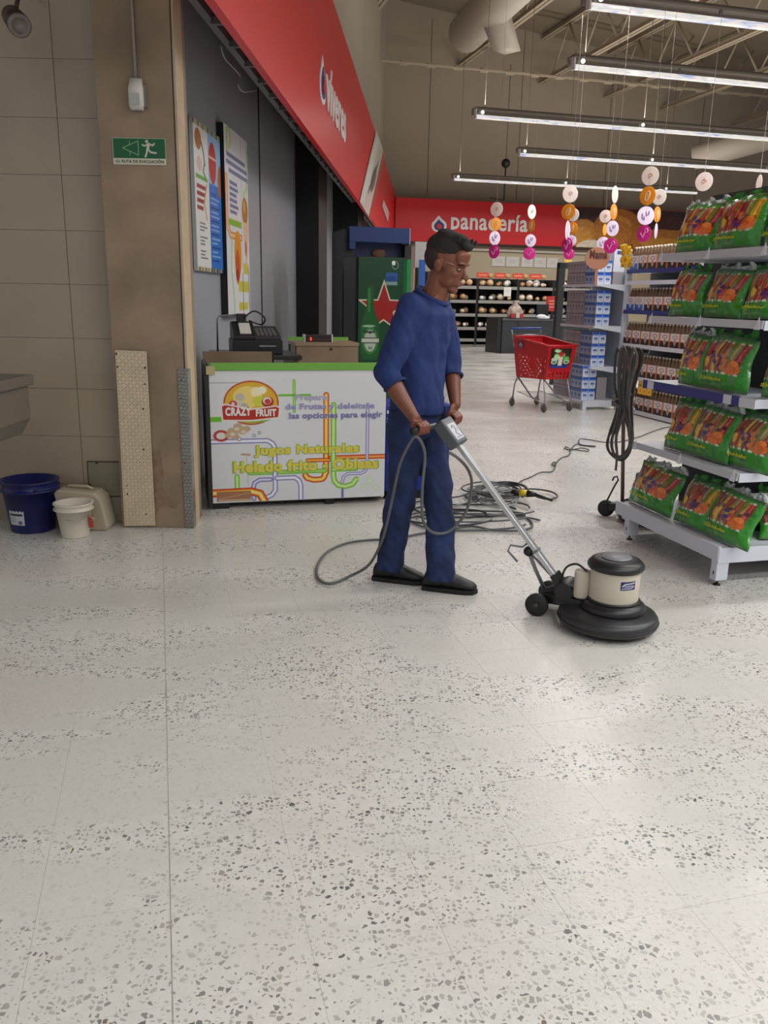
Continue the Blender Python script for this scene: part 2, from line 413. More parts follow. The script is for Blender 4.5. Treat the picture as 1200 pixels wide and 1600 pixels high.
# chipped render near the foot of the pillar
patch = M('worn_render', (136, 116, 92), .85, nscale=30, namt=.2)
pp = [D(x, y, 4.944) for x, y in ((238, 700), (250, 703), (256, 740), (252, 760), (262, 775), (278, 785), (275, 795), (255, 790), (245, 800), (240, 770))]
MB().prism(pp, (0, -.0015, 0)).build('worn_patch', patch, pl)
# ---- grey wall of the juice stand, black column, black block for a dark recess, soffit
gw = M('grey_wall', (158, 160, 166), .35, nscale=1.2, namt=.06)
wg = MB().box('l', (-1.95, -1.75), (5.35, 27), (0, 3.9)).build('wall_side', gw); struct(wg)
blk = M('column_and_recess_black', (20, 20, 22), .5)
for (y0, y1, n1) in ((11.3, 12.2, -1.45), (15.6, 17.0, -1.30)):  # the farther block is added, its black stands for a recess in shade
    struct(MB().box('l', (-1.75, n1), (y0, y1), (0, 3.5)).build('trim_2', blk))
MB().box('l', (-1.752, -1.743), (8.92, 8.95), (0, 3.5)).build('wall_joint', blk, wg)
dk = M('dark_soffit', (64, 64, 66), .8)
struct(MB().box('l', (-1.9, -1.20), (3.0, 27), (3.55, 3.62)).build('ceiling_soffit', dk))
upw = M('upper_wall', (156, 146, 132), .8, nscale=.6, namt=.05)
struct(MB().box('l', (-1.65, -1.45), (2.8, 27.6), (3.65, 9.6)).build('wall_upper', upw))
# ---- far wall and the roof
farw = M('far_wall', (152, 140, 124), .8, nscale=.5, namt=.06)
wb = MB().box('g', (5.6, 34), (25.55, 25.8), (0, 9.6)).build('wall_back', farw); struct(wb)
for b in (8.0, 10.9, 13.9, 17.2): MB().box('g', (b, b+.02), (25.535, 25.552), (4.4, 9.2)).build('wall_joint', M('wall_joint_line', (116, 105, 92), .8), wb)
beige = M('bakery_wall', (196, 182, 152), .7)
MB().box('g', (6.9, 20), (25.48, 25.552), (0, 3.0)).build('painted_wall', beige, wb)
def zc(b): return 8.0-.105*(b-9.1)
rf = M('roof_sheet', (128, 116, 100), .8, nscale=.8, namt=.06)
P = [W('g', b, a, zc(b)+1.35) for a in (-6, 26) for b in (-14, 34)]; Q = [p+Zv*.1 for p in P]
ro = MB().add(P+Q, [(0, 1, 3, 2), (4, 6, 7, 5), (0, 4, 5, 1), (2, 3, 7, 6), (0, 2, 6, 4), (1, 5, 7, 3)]).build('ceiling', rf); struct(ro)
# roof trusses, one thing each
st = M('truss_steel', (168, 154, 134), .6)
TB = [5.6, 8.9, 11.5, 13.7, 15.7, 18.4, 21.2, 24.2]
ordn = ['leftmost', 'second from the left', 'third from the left', 'fourth from the left', 'fifth from the left', 'sixth from the left', 'seventh from the left', 'rightmost']
for k, b in enumerate(TB):
    z0 = zc(b); h = 1.2
    t = thing('roof_truss', 'dusty beige steel roof truss running away under the roof, %s' % ordn[k], 'truss', W('g', b, 2, z0), R(15), 'roof trusses')
    for nm, zz in (('bottom_chord', z0), ('top_chord', z0+h)):
        m_ = MB(); m_.box('g', (b-.10, b-.015), (2, 25.5), (zz-.014, zz)); m_.box('g', (b+.015, b+.10), (2, 25.5), (zz-.014, zz))
        m_.box('g', (b-.027, b-.015), (2, 25.5), (zz-.012, zz+.13)); m_.box('g', (b+.015, b+.027), (2, 25.5), (zz-.012, zz+.13)); m_.build(nm, st, t)
    up = MB().tube([(0, 2, 0.02), (0, 2.95, h)], .028, 4).mesh('web_bar', st); dn = MB().tube([(0, 2.95, h), (0, 3.9, 0.02)], .028, 4).mesh('web_bar', st)
    for i in range(12):
        for me in (up, dn):
            o = bpy.data.objects.new('web_bar', me); COL.objects.link(o); o.parent = t; o.location = (0, -2+1.9*i, 0)
    mb = MB()
    for i in range(5): mb.tube([W('g', b, 4+4.6*i, z0), W('g', b+1.3, 4.7+4.6*i, z0+h)], .022, 4)
    mb.build('side_brace', st, t)
# cable tray across the hall
zt = HP(850, 119, 'g', 1, 23.2).z
t = thing('cable_tray', 'thin beige slotted cable tray crossing the hall below the trusses', 'cable tray', W('g', 5.6, 23.2, zt), R(15))
MB().box('g', (5.5, 25), (23.14, 23.2), (zt-.02, zt+.02)).box('g', (5.5, 25), (23.4, 23.46), (zt+.06, zt+.10)).build('rail', st, t)
rg = MB().box('w', (0, .25), (0, .24), (0, .07)).mesh('rung', st)
for i in range(26):
    o = bpy.data.objects.new('rung', rg); COL.objects.link(o); o.parent = t; o.location = (.1+.75*i, -.02, 0)
# air ducts
dm = M('duct_metal', (178, 170, 158), .55)
p0, p1 = HP(728, 52, 'w', 2, 7.4), HP(850, -70, 'w', 2, 7.4)
t = thing('air_duct', 'pale round air duct with a square outlet under the roof', 'duct', p0)
MB().cone(p0, p1, .42, .42, 20).build('pipe', dm, t)
q = HP(768, 20, 'w', 2, 7.3); mb = MB()
mb.loft([(q+Vector((.1, .1, .5)), Vector((.38, 0, 0)), Vector((0, .38, 0))), (q+Vector((.1, 0, -.1)), Vector((.34, 0, 0)), Vector((0, .34, 0))), (q+Vector((.35, -.1, -.75)), Vector((.30, 0, 0)), Vector((0, .30, 0)))], 4)
mb.build('outlet', dm, t)
p0, p1 = HP(1085, 247, 'g', 1, 23.0), HP(1290, 190, 'g', 1, 20.5)
t = thing('air_duct', 'pale air duct slanting up at the far right behind the lamps', 'duct', p0); MB().cone(p0, p1, .33, .33, 20).build('pipe', dm, t)
# ---- rows of ceiling lamps
hs = M('lamp_housing', (120, 112, 100), .6); lens = bpy.data.materials.new('lamp_lens'); lens.use_nodes = True
nt = lens.node_tree; bs = nt.nodes['Principled BSDF']; gg = nt.nodes.new('ShaderNodeNewGeometry'); nn = nt.nodes.new('ShaderNodeTexNoise')
mp = nt.nodes.new('ShaderNodeMapping'); mp.inputs['Scale'].default_value = (1.1, 1.1, 8); nt.links.new(gg.outputs['Position'], mp.inputs[0]); nt.links.new(mp.outputs[0], nn.inputs['Vector'])
nn.inputs['Scale'].default_value = 2.6; nn.inputs['Detail'].default_value = 6
rr_ = nt.nodes.new('ShaderNodeValToRGB'); el = rr_.color_ramp.elements
el[0].position = .32; el[0].color = lin((150, 165, 205))+(1,); el[1].position = .66; el[1].color = lin((255, 250, 238))+(1,)
for ps, cc in ((.42, (205, 208, 215)), (.48, (240, 226, 214)), (.54, (190, 205, 200)), (.6, (215, 205, 220))):
    e = el.new(ps); e.color = lin(cc)+(1,)
nt.links.new(nn.outputs['Fac'], rr_.inputs[0]); nt.links.new(rr_.outputs[0], bs.inputs['Emission Color']); nt.links.new(rr_.outputs[0], bs.inputs['Base Color'])
bs.inputs['Emission Strength'].default_value = .72
lampm = M('lamp_holder', (255, 250, 240), .4, emis=2.2)
nm_ = ['thin and farthest, just above the red bakery sign', 'second from the far end', 'third from the far end, over the paper discs', 'fourth from the far end', 'fifth from the far end, cut by the top edge', 'overhead near the polisher', 'overhead nearer the viewer', 'directly over the viewer', 'behind the viewer']
for k, (a, b0, b1) in enumerate(LROWS):
    t = thing('ceiling_lamp_row', 'long suspended white lamp row, '+nm_[k], 'ceiling lamp', W('g', b0, a, 4.4), R(15), 'lamp rows')
    MB().box('g', (b0, b1), (a-.06, a+.16), (4.575, 4.60)).box('g', (b0, b1), (a-.06, a-.05), (4.55, 4.60)).box('g', (b0, b1), (a+.15, a+.16), (4.50, 4.60)).build('housing', hs, t)
    MB().box('g', (b0+.02, b1), (a-.055, a+.02), (4.42, 4.475)).build('lens', lens, t)
    MB().box('g', (b0+.0, b0+.02), (a-.06, a+.03), (4.41, 4.58)).build('end_cap', white, t)
    mb = MB()
    for i in range(int((b1-b0)/1.55)+1): mb.box('g', (b0+.06+1.55*i, b0+.10+1.55*i), (a-.02, a+.0), (4.47, 4.58))
    mb.build('bracket', hs, t)
    mb = MB()
    for i in range(int((b1-b0)/3.1)+1): mb.ell(W('g', b0+.12+3.1*i, a-.07, 4.515), Vector((.03, 0, 0)), Vector((0, .03, 0)), Vector((0, 0, .03)), 8, 6)
    mb.build('indicator_lamp', lampm, t)
    for i in range(int((b1-b0)/3.1)+1):
        p = W('g', b0+.2+3.1*i, a+.04, 4.60); MB().tube([p, p+Zv*(zc(b0+.2+3.1*i)-4.60)], .006, 4).build('suspension_wire', M('wire', (90, 84, 76), .6), t)
# =================================================================== OVERHEAD SIGNS
redm = M('red_sign', (214, 18, 26), .35); whm = M('white_letter', (238, 236, 232), .4); blm = M('logo_blue', (38, 50, 130), .4)
def flame(mb1, mb2, mb3, c, rt, up, s):   # drop shaped emblem: white outline, blue, red
    def drop(sc, off=0):
        pts = []
        for i in range(24):
            a = 2*math.pi*i/24; r = .5*(1-.18*math.cos(2*a)); x = 1.15*r*math.cos(a); y = .62*r*math.sin(a)
            pts.append((x*sc, y*sc-off))
        return [(p[0], p[1]) if not (5 <= i <= 7) else (p[0]-.04*sc, p[1]+(.05, .15, .05)[i-5]*sc*1.5) for i, p in enumerate(pts)]
    n = rt.cross(up)
    for mb_, sc, d in ((mb1, 1.0, .01), (mb2, .66, .018), (mb3, .34, .026)):
        mb_.prism([c + rt*(x*s) + up*((y-.06*(1-sc))*s) for x, y in drop(sc)], n*d)
NF = -1.08
t = thing('aisle_sign', 'long red overhead fascia sign lettered víveres in white, above the juice stand', 'sign', W('l', NF, 3, 2.78))
MB().box('l', (NF-.05, NF), (2.6, 26.4), (2.78, 4.36)).build('panel', redm, t)
mb = MB(); c0 = HP(525, 166, 'l', 0, NF); text(mb, 'víveres', c0+lB*.004, lA, Zv, 1.95, .44, .012, bold=.02); mb.build('lettering', whm, t)
m1, m2, m3 = MB(), MB(), MB(); c1 = HP(503, 134, 'l', 0, NF); flame(m1, m2, m3, c1+lB*.002, lA, Zv, .44)
m1.build('emblem', whm, t); m2.build('emblem_blue', blm, t); m3.build('emblem_red', redm, t)
pos = print_mat('poster_print', .3)
cv = Cv(60, 40, (214, 206, 196)); cv.poly([(5, 2), (20, 2), (14, 38), (2, 38)], (232, 228, 222)); cv.ell(30, 22, 9, 7, (120, 108, 100)); cv.line([(22, 30), (34, 12)], 3, (60, 50, 70)); cv.rect(44, 0, 60, 40, (190, 70, 60))
Q = [HP(562, 315, 'l', 0, NF+.012), HP(580, 345, 'l', 0, NF+.012), HP(602, 244, 'l', 0, NF+.012), HP(588, 203, 'l', 0, NF+.012)]
grid_print('slanted_sticker', cv, lambda u, v: tuple((1-u)*(1-v)*Q[0][k]+u*(1-v)*Q[1][k]+u*v*Q[2][k]+(1-u)*v*Q[3][k] for k in range(3)), pos, t)
Q2 = [HP(x, y, 'l', 0, NF+.012) for x, y in ((597, 322), (606, 347), (608, 332), (599, 312))]
MB().prism(Q2, lB*.004).build('small_sticker', M('sticker', (225, 190, 185), .4), t)
# steel ladder frame under the fascia
fm = M('frame_steel', (112, 112, 112), .5)
t = thing('ladder_frame', 'grey steel ladder frame under the red fascia sign', 'frame', W('l', -1.3, 3, 2.95))
MB().box('l', (-1.42, -1.37), (3, 26.3), (3.02, 3.07)).box('l', (-1.17, -1.14), (3, 26.3), (2.98, 3.02)).build('rail', fm, t)
rg = MB().box('l', (-1.38, -1.13), (0, .04), (-.02, .02)).mesh('rung', fm); hg = MB().box('l', (-1.41, -1.38), (0, .03), (0, .52)).mesh('hanger', fm)
for i in range(48):
    for me, z in ((rg, 3.02), (hg, 3.06)):
        o = bpy.data.objects.new(me.name, me); COL.objects.link(o); o.parent = t; o.location = W('l', 0, 3.2+.48*i, z) - Vector(t.location)
pts = smoothpath([HP(*q, 'l', 0, -1.38) for q in ((345, 72), (352, 92), (375, 118), (372, 132), (380, 143), (400, 141))])
tag(MB().tube(pts, .006, 6).build('hanging_cable', M('grey_cable', (150, 150, 150), .5)), 'thin pale cable drooping from the ladder frame by the grey wall', 'cable')
# bakery sign on the far wall
AB = 25.1
t = thing('bakery_sign', 'red overhead sign lettered panadería in white on the far wall', 'sign', W('g', 7, AB, 3.06), R(15))
MB().box('g', (6.9, 19.5), (AB, AB+.12), (3.06, 4.27)).build('panel', redm, t)
mb = MB(); c0 = HP(763, 351, 'g', 1, AB); text(mb, 'panadería', c0-gA*.004+gB*.04, gB, Zv, 2.50, .66, .02, bold=.02); mb.build('lettering', whm, t)
m1, m2, m3 = MB(), MB(), MB(); flame(m1, m2, m3, HP(686, 353, 'g', 1, AB)-gA*.002, gB, Zv, .50)
m1.build('emblem', whm, t); m2.build('emblem_blue', blm, t); m3.build('emblem_red', M('emblem_red', (214, 30, 34), .4), t)
cv = Cv(150, 62, (52, 22, 12))
cv.ell(10, 40, 18, 22, (196, 128, 40)); cv.ell(8, 44, 12, 14, (216, 150, 60)); cv.ell(52, 30, 30, 30, (176, 104, 30)); cv.ell(48, 24, 20, 14, (206, 140, 52)); cv.ell(46, 36, 24, 18, (190, 118, 36))
cv.poly([(72, 62), (70, 36), (100, 28), (150, 30), (150, 62)], (180, 112, 34)); cv.poly([(80, 28), (110, 8), (150, 12), (150, 30)], (70, 26, 12)); cv.ell(110, 50, 30, 8, (204, 140, 50)); cv.ell(22, 64, 20, 15, (228, 214, 190)); cv.fuzz(7, 3, 2)
cv.rect(136, -2, 151, 63, (170, 18, 22))
p0 = W('g', 12.75, AB-.01, 3.06)
grid_print('bread_mural', cv, flat(p0, gB*4.3, Zv*1.2), pos, t)
# wall pole camera
p = HP(790, 262, 'g', 1, 24.4); q = HP(786, 313, 'g', 1, 24.4)
t = thing('pole_camera', 'small black dome camera on a thin rod above the bakery sign', 'camera', p)
MB().tube([p, Vector((p.x, p.y, q.z))], .02, 6).tube([Vector((p.x, p.y, q.z)), HP(765, 309, 'g', 1, 24.4)], .012, 5).build('rod', black, t)
MB().ell(p+Zv*.12, Vector((.13, 0, 0)), Vector((0, .13, 0)), Vector((0, 0, .13)), 14, 10).build('dome', black, t)
MB().tube([p+Zv*.2, Vector((p.x, p.y, zc(p.dot(gB))))], .008, 5).build('suspension_wire', black, t)
# =================================================================== LEFT CORNER
def lab_uv(mb_list): pass
# evacuation sign on the pillar
YP = 4.945
cv = Cv(170, 88, (14, 92, 52)); cream_ = (206, 202, 178)
cv.rect(-2, 66, 172, 90, cream_); cv.rect(0, 0, 170, 2, cream_); cv.rect(0, 0, 2, 88, cream_); cv.rect(168, 0, 170, 88, cream_)
cv.line([(82, 10), (32, 33), (82, 56)], 2, (160, 190, 150)); cv.line([(82, 10), (82, 56)], 2, (160, 190, 150)); cv.line([(55, 10), (55, 22)], 1.5, (160, 190, 150)); cv.line([(55, 44), (55, 56)], 1.5, (160, 190, 150))
for pts, wd in (([(116, 20), (112, 36)], 9), ([(112, 36), (122, 46), (138, 48)], 6), ([(111, 36), (108, 50), (104, 60)], 6), ([(116, 18), (128, 24), (134, 18)], 5), ([(113, 20), (102, 26), (96, 22)], 5)): cv.line(pts, wd, cream_)
cv.ell(110, 11, 5, 5, cream_)
cv.ell(14, 77, 9, 6, (150, 160, 140))
a_, b_, c_ = D(178, 257, YP), D(260, 257, YP), D(178, 215, YP)
t = thing('evacuation_sign', 'green evacuation route sign with running man and arrow on the beige pillar', 'sign', (a_.x, YP, a_.z))
MB().box('w', (a_.x, b_.x), (YP-.006, YP), (a_.z, c_.z)).build('plate', M('sign_edge', (190, 186, 160), .5), t)
grid_print('print', cv, flat((a_.x, YP-.0066, a_.z), (b_.x-a_.x, 0, 0), (0, 0, c_.z-a_.z)), PR, t)
mb = MB(); text(mb, 'RUTA DE EVACUACIÓN', (a_.x+(b_.x-a_.x)*.56, YP-.0068, a_.z+.019), (1, 0, 0), (0, 0, 1), (b_.x-a_.x)*.80, .020, .0003, bold=.03); mb.build('lettering', M('sign_text', (12, 52, 30), .5), t)
# motion sensor with conduit
p = D(215, 150, YP)
t = thing('motion_sensor', 'small white motion sensor on the beige pillar above the green sign', 'sensor', (p.x, YP, p.z))
sw = M('sensor_white', (212, 208, 198), .4)
mb = MB(); mb.loft([((p.x, YP-.02, p.z-.075), Vector((.036, 0, 0)), Vector((0, .02, 0))), ((p.x, YP-.03, p.z-.05), Vector((.042, 0, 0)), Vector((0, .03, 0))), ((p.x, YP-.032, p.z+.03), Vector((.042, 0, 0)), Vector((0, .032, 0))), ((p.x, YP-.02, p.z+.08), Vector((.034, 0, 0)), Vector((0, .02, 0)))], 12)
mb.build('case', sw, t); MB().box('w', (p.x-.026, p.x+.026), (YP-.066, YP-.058), (p.z-.055, p.z+.0)).build('lens', M('sensor_lens', (176, 176, 170), .25), t)
MB().box('w', (p.x+.03, p.x+.052), (YP-.03, YP-.001), (p.z-.06, p.z+.05)).build('bracket', M('sensor_grey', (120, 116, 108), .5), t)
q = D(205, 0, YP); MB().tube([(p.x-.002, YP-.012, p.z+.07), (p.x-.002, YP-.012, 3.4)], .008, 8).build('conduit', M('conduit', (150, 140, 126), .5), t)
# dark security lamp, top left corner
p = D(28, 33, 4.75)
t = thing('security_camera', 'dark red brown camera on a bent stalk in the top left corner', 'camera', p)
dr = M('dark_red_plastic', (62, 40, 36), .4)
MB().cone(p+Vector((-.05, .05, .04)), p+Vector((.03, -.06, -.035)), .05, .058, 18).build('housing', dr, t)
MB().lathe(p+Vector((.03, -.06, -.035)), Vector((.08, -.11, -.075)), [(.058, 0), (.058, .012), (.040, .014), (.036, .006), (.0, .005)], 18).build('lens', M('camera_lens', (120, 110, 104), .15), t)
MB().tube([p+Vector((-.02, .02, .04)), p+Vector((-.01, .06, .14)), p+Vector((-.0, .1, .19)), p+Vector((0, .295, .2))], .012, 8).build('stalk', dr, t)
# checker plates leaning on / fixed to the pillar
def checker(name, label, P, thick, mat, nx, ny, rustholes=(), wrap=None):
    t = thing(name, label, 'metal plate', P[0]); P = [Vector(p) for p in P]; n = Vector((0, -thick, 0))
    MB().prism(P, n).build('sheet', mat, t, bevel=.001)
    mb = MB()
    def q(u, v): return P[0]*(1-u)*(1-v)+P[1]*u*(1-v)+P[2]*u*v+P[3]*(1-u)*v + n
    for i in range(nx):
        for j in range(ny):
            u, v = (i+.5)/nx, (j+.5)/ny; s = 1 if (i+j) % 2 else -1
            c = q(u, v); d = Vector((.0092, 0, .0092*s)); e = Vector((.0020, 0, -.0020*s))
            mb.add([c-d, c+e, c+d, c-e, c+Vector((0, -.0028, 0))-d*.4, c+Vector((0, -.0028, 0))+d*.4], [(0, 1, 5, 4), (1, 2, 5), (2, 3, 4, 5), (3, 0, 4)])
    mb.build('tread_pattern', M(mat.name+'_tread', (178, 160, 132) if 'cream' in mat.name else (120, 118, 112), .35, .1 if 'cream' in mat.name else .6), t)['kind'] = 'stuff'
    mb = MB()
    for u, v, s in rustholes: c = q(u, v); mb.cone(c+Vector((0, -.0012, 0)), c+Vector((0, -.003, 0)), .006*s, .004*s, 7)
    if rustholes: mb.build('screw', M('rust', (58, 40, 30), .8), t)
    return t
crm = M('cream_plate_paint', (208, 192, 164), .45, nscale=12, namt=.08)
P = [D(195, 822, 4.93), D(243, 821, 4.93), D(229, 549, 4.93), D(180, 547, 4.93)]
for p in P[:2]: p.z = max(p.z, .0)
checker('checker_plate', 'tall cream painted checker plate fixed to the left edge of the beige pillar', P, .004, crm, 9, 52, [(.04, .98, 1), (.05, .91, 1), (.93, .91, 1.2), (.9, .82, .8), (.8, .68, 1), (.75, .45, 1), (.15, .19, .9), (.15, .24, .7), (.72, .07, .9)])
alu = M('aluminium_plate', (150, 148, 142), .32, .7, nscale=14, namt=.15)
P = [D(290, 820, 4.938), D(316, 820, 4.938), D(308, 577, 4.938), D(277, 575, 4.938)]
P[1] = Vector((-1.171, 4.938, 0)); P[2] = Vector((-1.171, 4.938, P[2].z)); P[0].z = 0
t = checker('corner_plate', 'narrow aluminium checker plate wrapping the right corner of the pillar', P, .003, alu, 5, 46, [(.35, .93, .8), (.3, .42, .8), (.3, .82, .7)])
MB().box('w', (-1.171, -1.168), (4.935, 5.0), (0, P[2].z)).build('folded_edge', alu, t)
# small green hatch in the tiled wall
hm = M('hatch_paint', (126, 122, 100), .55, nscale=8, namt=.1)
a_, c_ = D(141, 774, 5.04), D(190, 723, 5.04)
t = thing('wall_hatch', 'small square olive grey hatch low in the tiled wall beside the pillar', 'hatch', (a_.x, 5.04, a_.z))
MB().box('w', (a_.x, -1.63), (5.036, 5.044), (a_.z, c_.z)).build('door', hm, t, bevel=.001)
MB().box('w', (a_.x-.006, -1.625), (5.041, 5.045), (a_.z-.006, c_.z+.006)).build('frame', M('hatch_gap', (70, 62, 48), .8), t)
MB().box('w', (a_.x+.0, a_.x+.012), (5.030, 5.037), (a_.z+.05, a_.z+.075)).box('w', (a_.x+.05, a_.x+.062), (5.030, 5.037), (c_.z-.008, c_.z)).build('hinge', M('rust', (58, 40, 30), .8), t)
# blue bucket
def bucket(name, label, c, r0, r1, h, mat, handle_mat, band=True):
    t = thing(name, label, 'bucket', c); c = Vector(c)
    MB().lathe(c, Zv, [(0, .004), (r0-.01, .004), (r0, 0), (r0, .006), (r1*.985, h*.80), (r1+.012, h*.80), (r1+.012, h*.83), (r1, h*.84), (r1+.006, h-.012), (r1+.012, h-.008), (r1+.012, h), (r1-.004, h), (r0-.008, .01), (0, .01)], 40).build('shell', mat, t)
    return t
bl_ = M('blue_bucket', (16, 26, 84), .35)
c = G(34, 838); c = Vector((c.x, c.y+.17, 0)); 
t = bucket('blue_bucket', 'large dark blue plastic bucket with a white label at the tiled wall', c, .125, .158, .31, bl_, None)
mb = MB(); mb.tube([c+Vector((.165*math.cos(R(a)), .165*math.sin(R(a)), .27+.004*math.sin(R(a)))) for a in range(-60, 70, 10)], .008, 6); mb.build('lug', bl_, t)
cv = Cv(64, 66, (190, 192, 198)); cv.ell(20, 14, 11, 8, (70, 90, 150)); cv.rect(34, 10, 58, 14, (150, 160, 190)); cv.rect(6, 30, 58, 36, (30, 34, 60)); 
for y in (42, 48, 54): cv.rect(6, y, 30, y+2, (130, 134, 150))
cv.rect(40, 52, 54, 62, (90, 94, 110))
def cyl_fn(c, r0, r1, z0, z1, a0, a1):
    def fn(u, v):
        a = np.radians(a0+(a1-a0)*u); r = r0+(r1-r0)*v; return (c.x+r*np.cos(a), c.y+r*np.sin(a), c.z+z0+(z1-z0)*v)
    return fn
grid_print('label', cv, cyl_fn(c, .1345, .1455, .055, .185, 231, 274), PR, t)
# white bucket
wm = M('white_bucket', (214, 206, 190), .4)
c = G(110, 843); c = Vector((c.x, c.y+.085, 0))
t = bucket('white_bucket', 'small white plastic bucket with wire handle in front of a cream canister', c, .078, .102, .205, wm, None)
MB().tube([c+Vector((-.10+.0*0, -.02, .165)), c+Vector((-.06, -.10, .145)), c+Vector((.0, -.118, .125)), c+Vector((.06, -.10, .115)), c+Vector((.10, -.03, .14))][2:] , .0025, 6).build('handle', M('wire_grey', (150, 146, 140), .4), t)
MB().box('w', (c.x+.092, c.x+.118), (c.y-.03, c.y-.02), (.06, .13)).build('tag', M('red_tag', (176, 60, 40), .5), t)
MB().tube([c+Vector((.095, -.03, .13)), c+Vector((.13, -.04, .115)), c+Vector((.105, -.03, .10))], .005, 6).build('grip', M('grip_pink', (198, 160, 136), .5), t)
# cream canister lying on its side
cm_ = M('canister_cream', (176, 164, 142), .45)
c = Vector((-1.82, 4.915, 0)); t = thing('canister', 'cream plastic canister lying behind the small white bucket', 'canister', c)
def RV(pts, z, yy): return [Vector((x, yy, zz)) for x, zz in pts]
pr_ = [(-1.985, .23), (-1.96, .25), (-1.74, .235), (-1.70, .20), (-1.665, .02), (-1.68, .0), (-1.80, .0), (-1.95, .08)]
MB().prism([Vector((x, 4.84, z)) for x, z in pr_], (0, .16, 0)).build('body', cm_, t, bevel=.018)
MB().tube([(-1.93, 4.92, .245), (-1.91, 4.92, .262), (-1.80, 4.92, .258), (-1.77, 4.92, .242)], .009, 8).build('handle', cm_, t)
MB().cone((-2.005, 4.92, .21), (-1.975, 4.92, .225), .025, .025, 14).build('cap', M('cap_grey', (150, 140, 120), .5), t)
# plastic basin corner on the left edge + caster of a trolley
gm = M('grey_plastic', (104, 96, 84), .5)
p = D(20, 640, 4.2); x1 = p.x
t = thing('utility_tub', 'grey brown plastic tub with a wide rim cut by the left edge', 'tub', (x1-.25, 4.2, 0))
z1, z0 = D(10, 606, 4.2).z, D(5, 690, 4.2).z
X0, X1 = x1-.62, D(15, 640, 4.2).x; Xr = D(20, 612, 4.2).x
mb = MB(); mb.prism([Vector((X0, 4.0, z1)), Vector((X1, 4.0, z1)), Vector((X1, 4.0, z0+.09)), Vector((X1-.055, 4.0, z0)), Vector((X0, 4.0, z0))], (0, .45, 0)); mb.build('basin', gm, t, bevel=.01)
MB().box('w', (X0, Xr), (3.98, 4.47), (z1-.01, z1+.045)).build('rim', gm, t, bevel=.008)
mb = MB()
for x in (X0+.03, X1-.15):
    for y in (4.04, 4.40): mb.box('w', (x-.015, x+.015), (y-.015, y+.015), (.0, z0+.02))
mb2 = None
for x in (X0+.03, X1-.30):
    for y in (4.10, 4.42): MB().box('w', (x-.015, x+.015), (y-.015, y+.015), (.0, z0+.01)).build('leg', gm, t)
c = G(-52, 912)
t = thing('trolley_base', 'white trolley base with a dark caster wheel at the left edge', 'trolley', c)
MB().box('w', (c.x-.40, c.x+.012), (c.y+.02, c.y+.35), (.085, .12)).build('deck', white, t, bevel=.006)
for x, y in ((c.x-.012, c.y+.05), (c.x-.36, c.y+.05), (c.x-.36, c.y+.3), (c.x-.03, c.y+.3)):
    w_ = MB().lathe((x, y-.012, .037), (0, 1, 0), [(0, 0), (.03, 0), (.037, .004), (.037, .02), (.03, .024), (0, .024)], 20).build('caster', rubber, t)
    MB().box('w', (x-.012, x+.012), (y-.018, y+.018), (.07, .088)).build('fork', gm, w_)
# =================================================================== JUICE STAND
aF = G(330, 797).dot(gA)   # front plane of the counter
b0c, b1c = .28, 1.475
wood = M('wood_laminate', (136, 116, 92), .5, nscale=6, namt=.14); green = M('green_edge', (112, 172, 66), .45); dkt = M('dark_top', (52, 46, 42), .3)
t = thing('juice_counter', 'white fruit juice counter printed Crazy Fruit with a green top edge', 'counter', W('g', b0c, aF, 0), R(15))
MB().box('g', (b0c, b1c), (aF, aF+.03), (.045, .965)).build('front_panel', M('counter_white', (222, 222, 222), .4), t)
MB().box('g', (b0c+.02, b1c-.02), (aF-.012, aF+.035), (.925, .972)).build('top_edge', green, t, bevel=.003)
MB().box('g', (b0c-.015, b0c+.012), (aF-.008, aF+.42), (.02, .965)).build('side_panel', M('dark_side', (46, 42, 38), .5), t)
MB().box('g', (b1c-.015, b1c), (aF+.03, aF+.42), (.03, .94)).build('side_panel', M('counter_white', (222, 222, 222), .4), t)
MB().box('g', (b0c+.02, b1c-.02), (aF+.08, aF+.40), (.02, .06)).build('plinth', M('dark_side', (46, 42, 38), .5), t)
MB().box('g', (b0c+.015, b0c+.12), (aF+.02, aF+.06), (.0, .045)).build('foot', black, t)
MB().box('g', (b0c+.78, b0c+.84), (aF+.02, aF+.06), (.0, .045)).build('foot', black, t)
MB().box('g', (b1c-.08, b1c-.03), (aF+.3, aF+.35), (.0, .03)).build('foot', black, t)
MB().box('g', (b0c+.02, b1c-.02), (aF+.03, aF+.16), (.90, .925)).build('shelf', wood, t)
MB().box('g', (b0c-.005, b0c+.05), (aF-.017, aF-.011), (.90, .955)).build('tape', M('tape', (190, 176, 130), .5), t)
# its print, painted in the panel's own proportions
Wd, Hd = 420, 320
cv = Cv(Wd, Hd, (222, 224, 226))
def X(x): return (x-72)/(895-72)*Wd
def Y(y): return (y-520)/(1165-520)*Hd
def PT(*l): return [(X(a), Y(b)) for a, b in l]
LG, LG2 = (110, 190, 40), (214, 240, 170); OR, YE, RD = (222, 96, 30), (246, 200, 60), (196, 50, 30); LV, LV2 = (112, 112, 176), (226, 226, 244)
cv.line(PT((455, 570), (455, 720)), 7, LG); cv.line(PT((455, 570), (455, 720)), 3, (190, 224, 130))
cv.line(PT((385, 640), (530, 640)), 5, LG); cv.line(PT((72, 752), (120, 752)), 12, LG); cv.line(PT((72, 578), (200, 578)), 1.5, (150, 148, 140))
pv = PT((605, 640), (605, 940)) ; cv.pipe(pv, 14, [(200, 90, 60), OR, YE, (250, 220, 120)])
pv = PT((605, 940), (605, 1030)) + [(X(575)+12*math.cos(R(a))*1, Y(1040)+12*math.sin(R(a))) for a in range(0, 91, 15)] + PT((545, 1065), (515, 1055), (505, 1040)); cv.pipe(pv, 15, [RD, OR, YE, (250, 220, 120)])
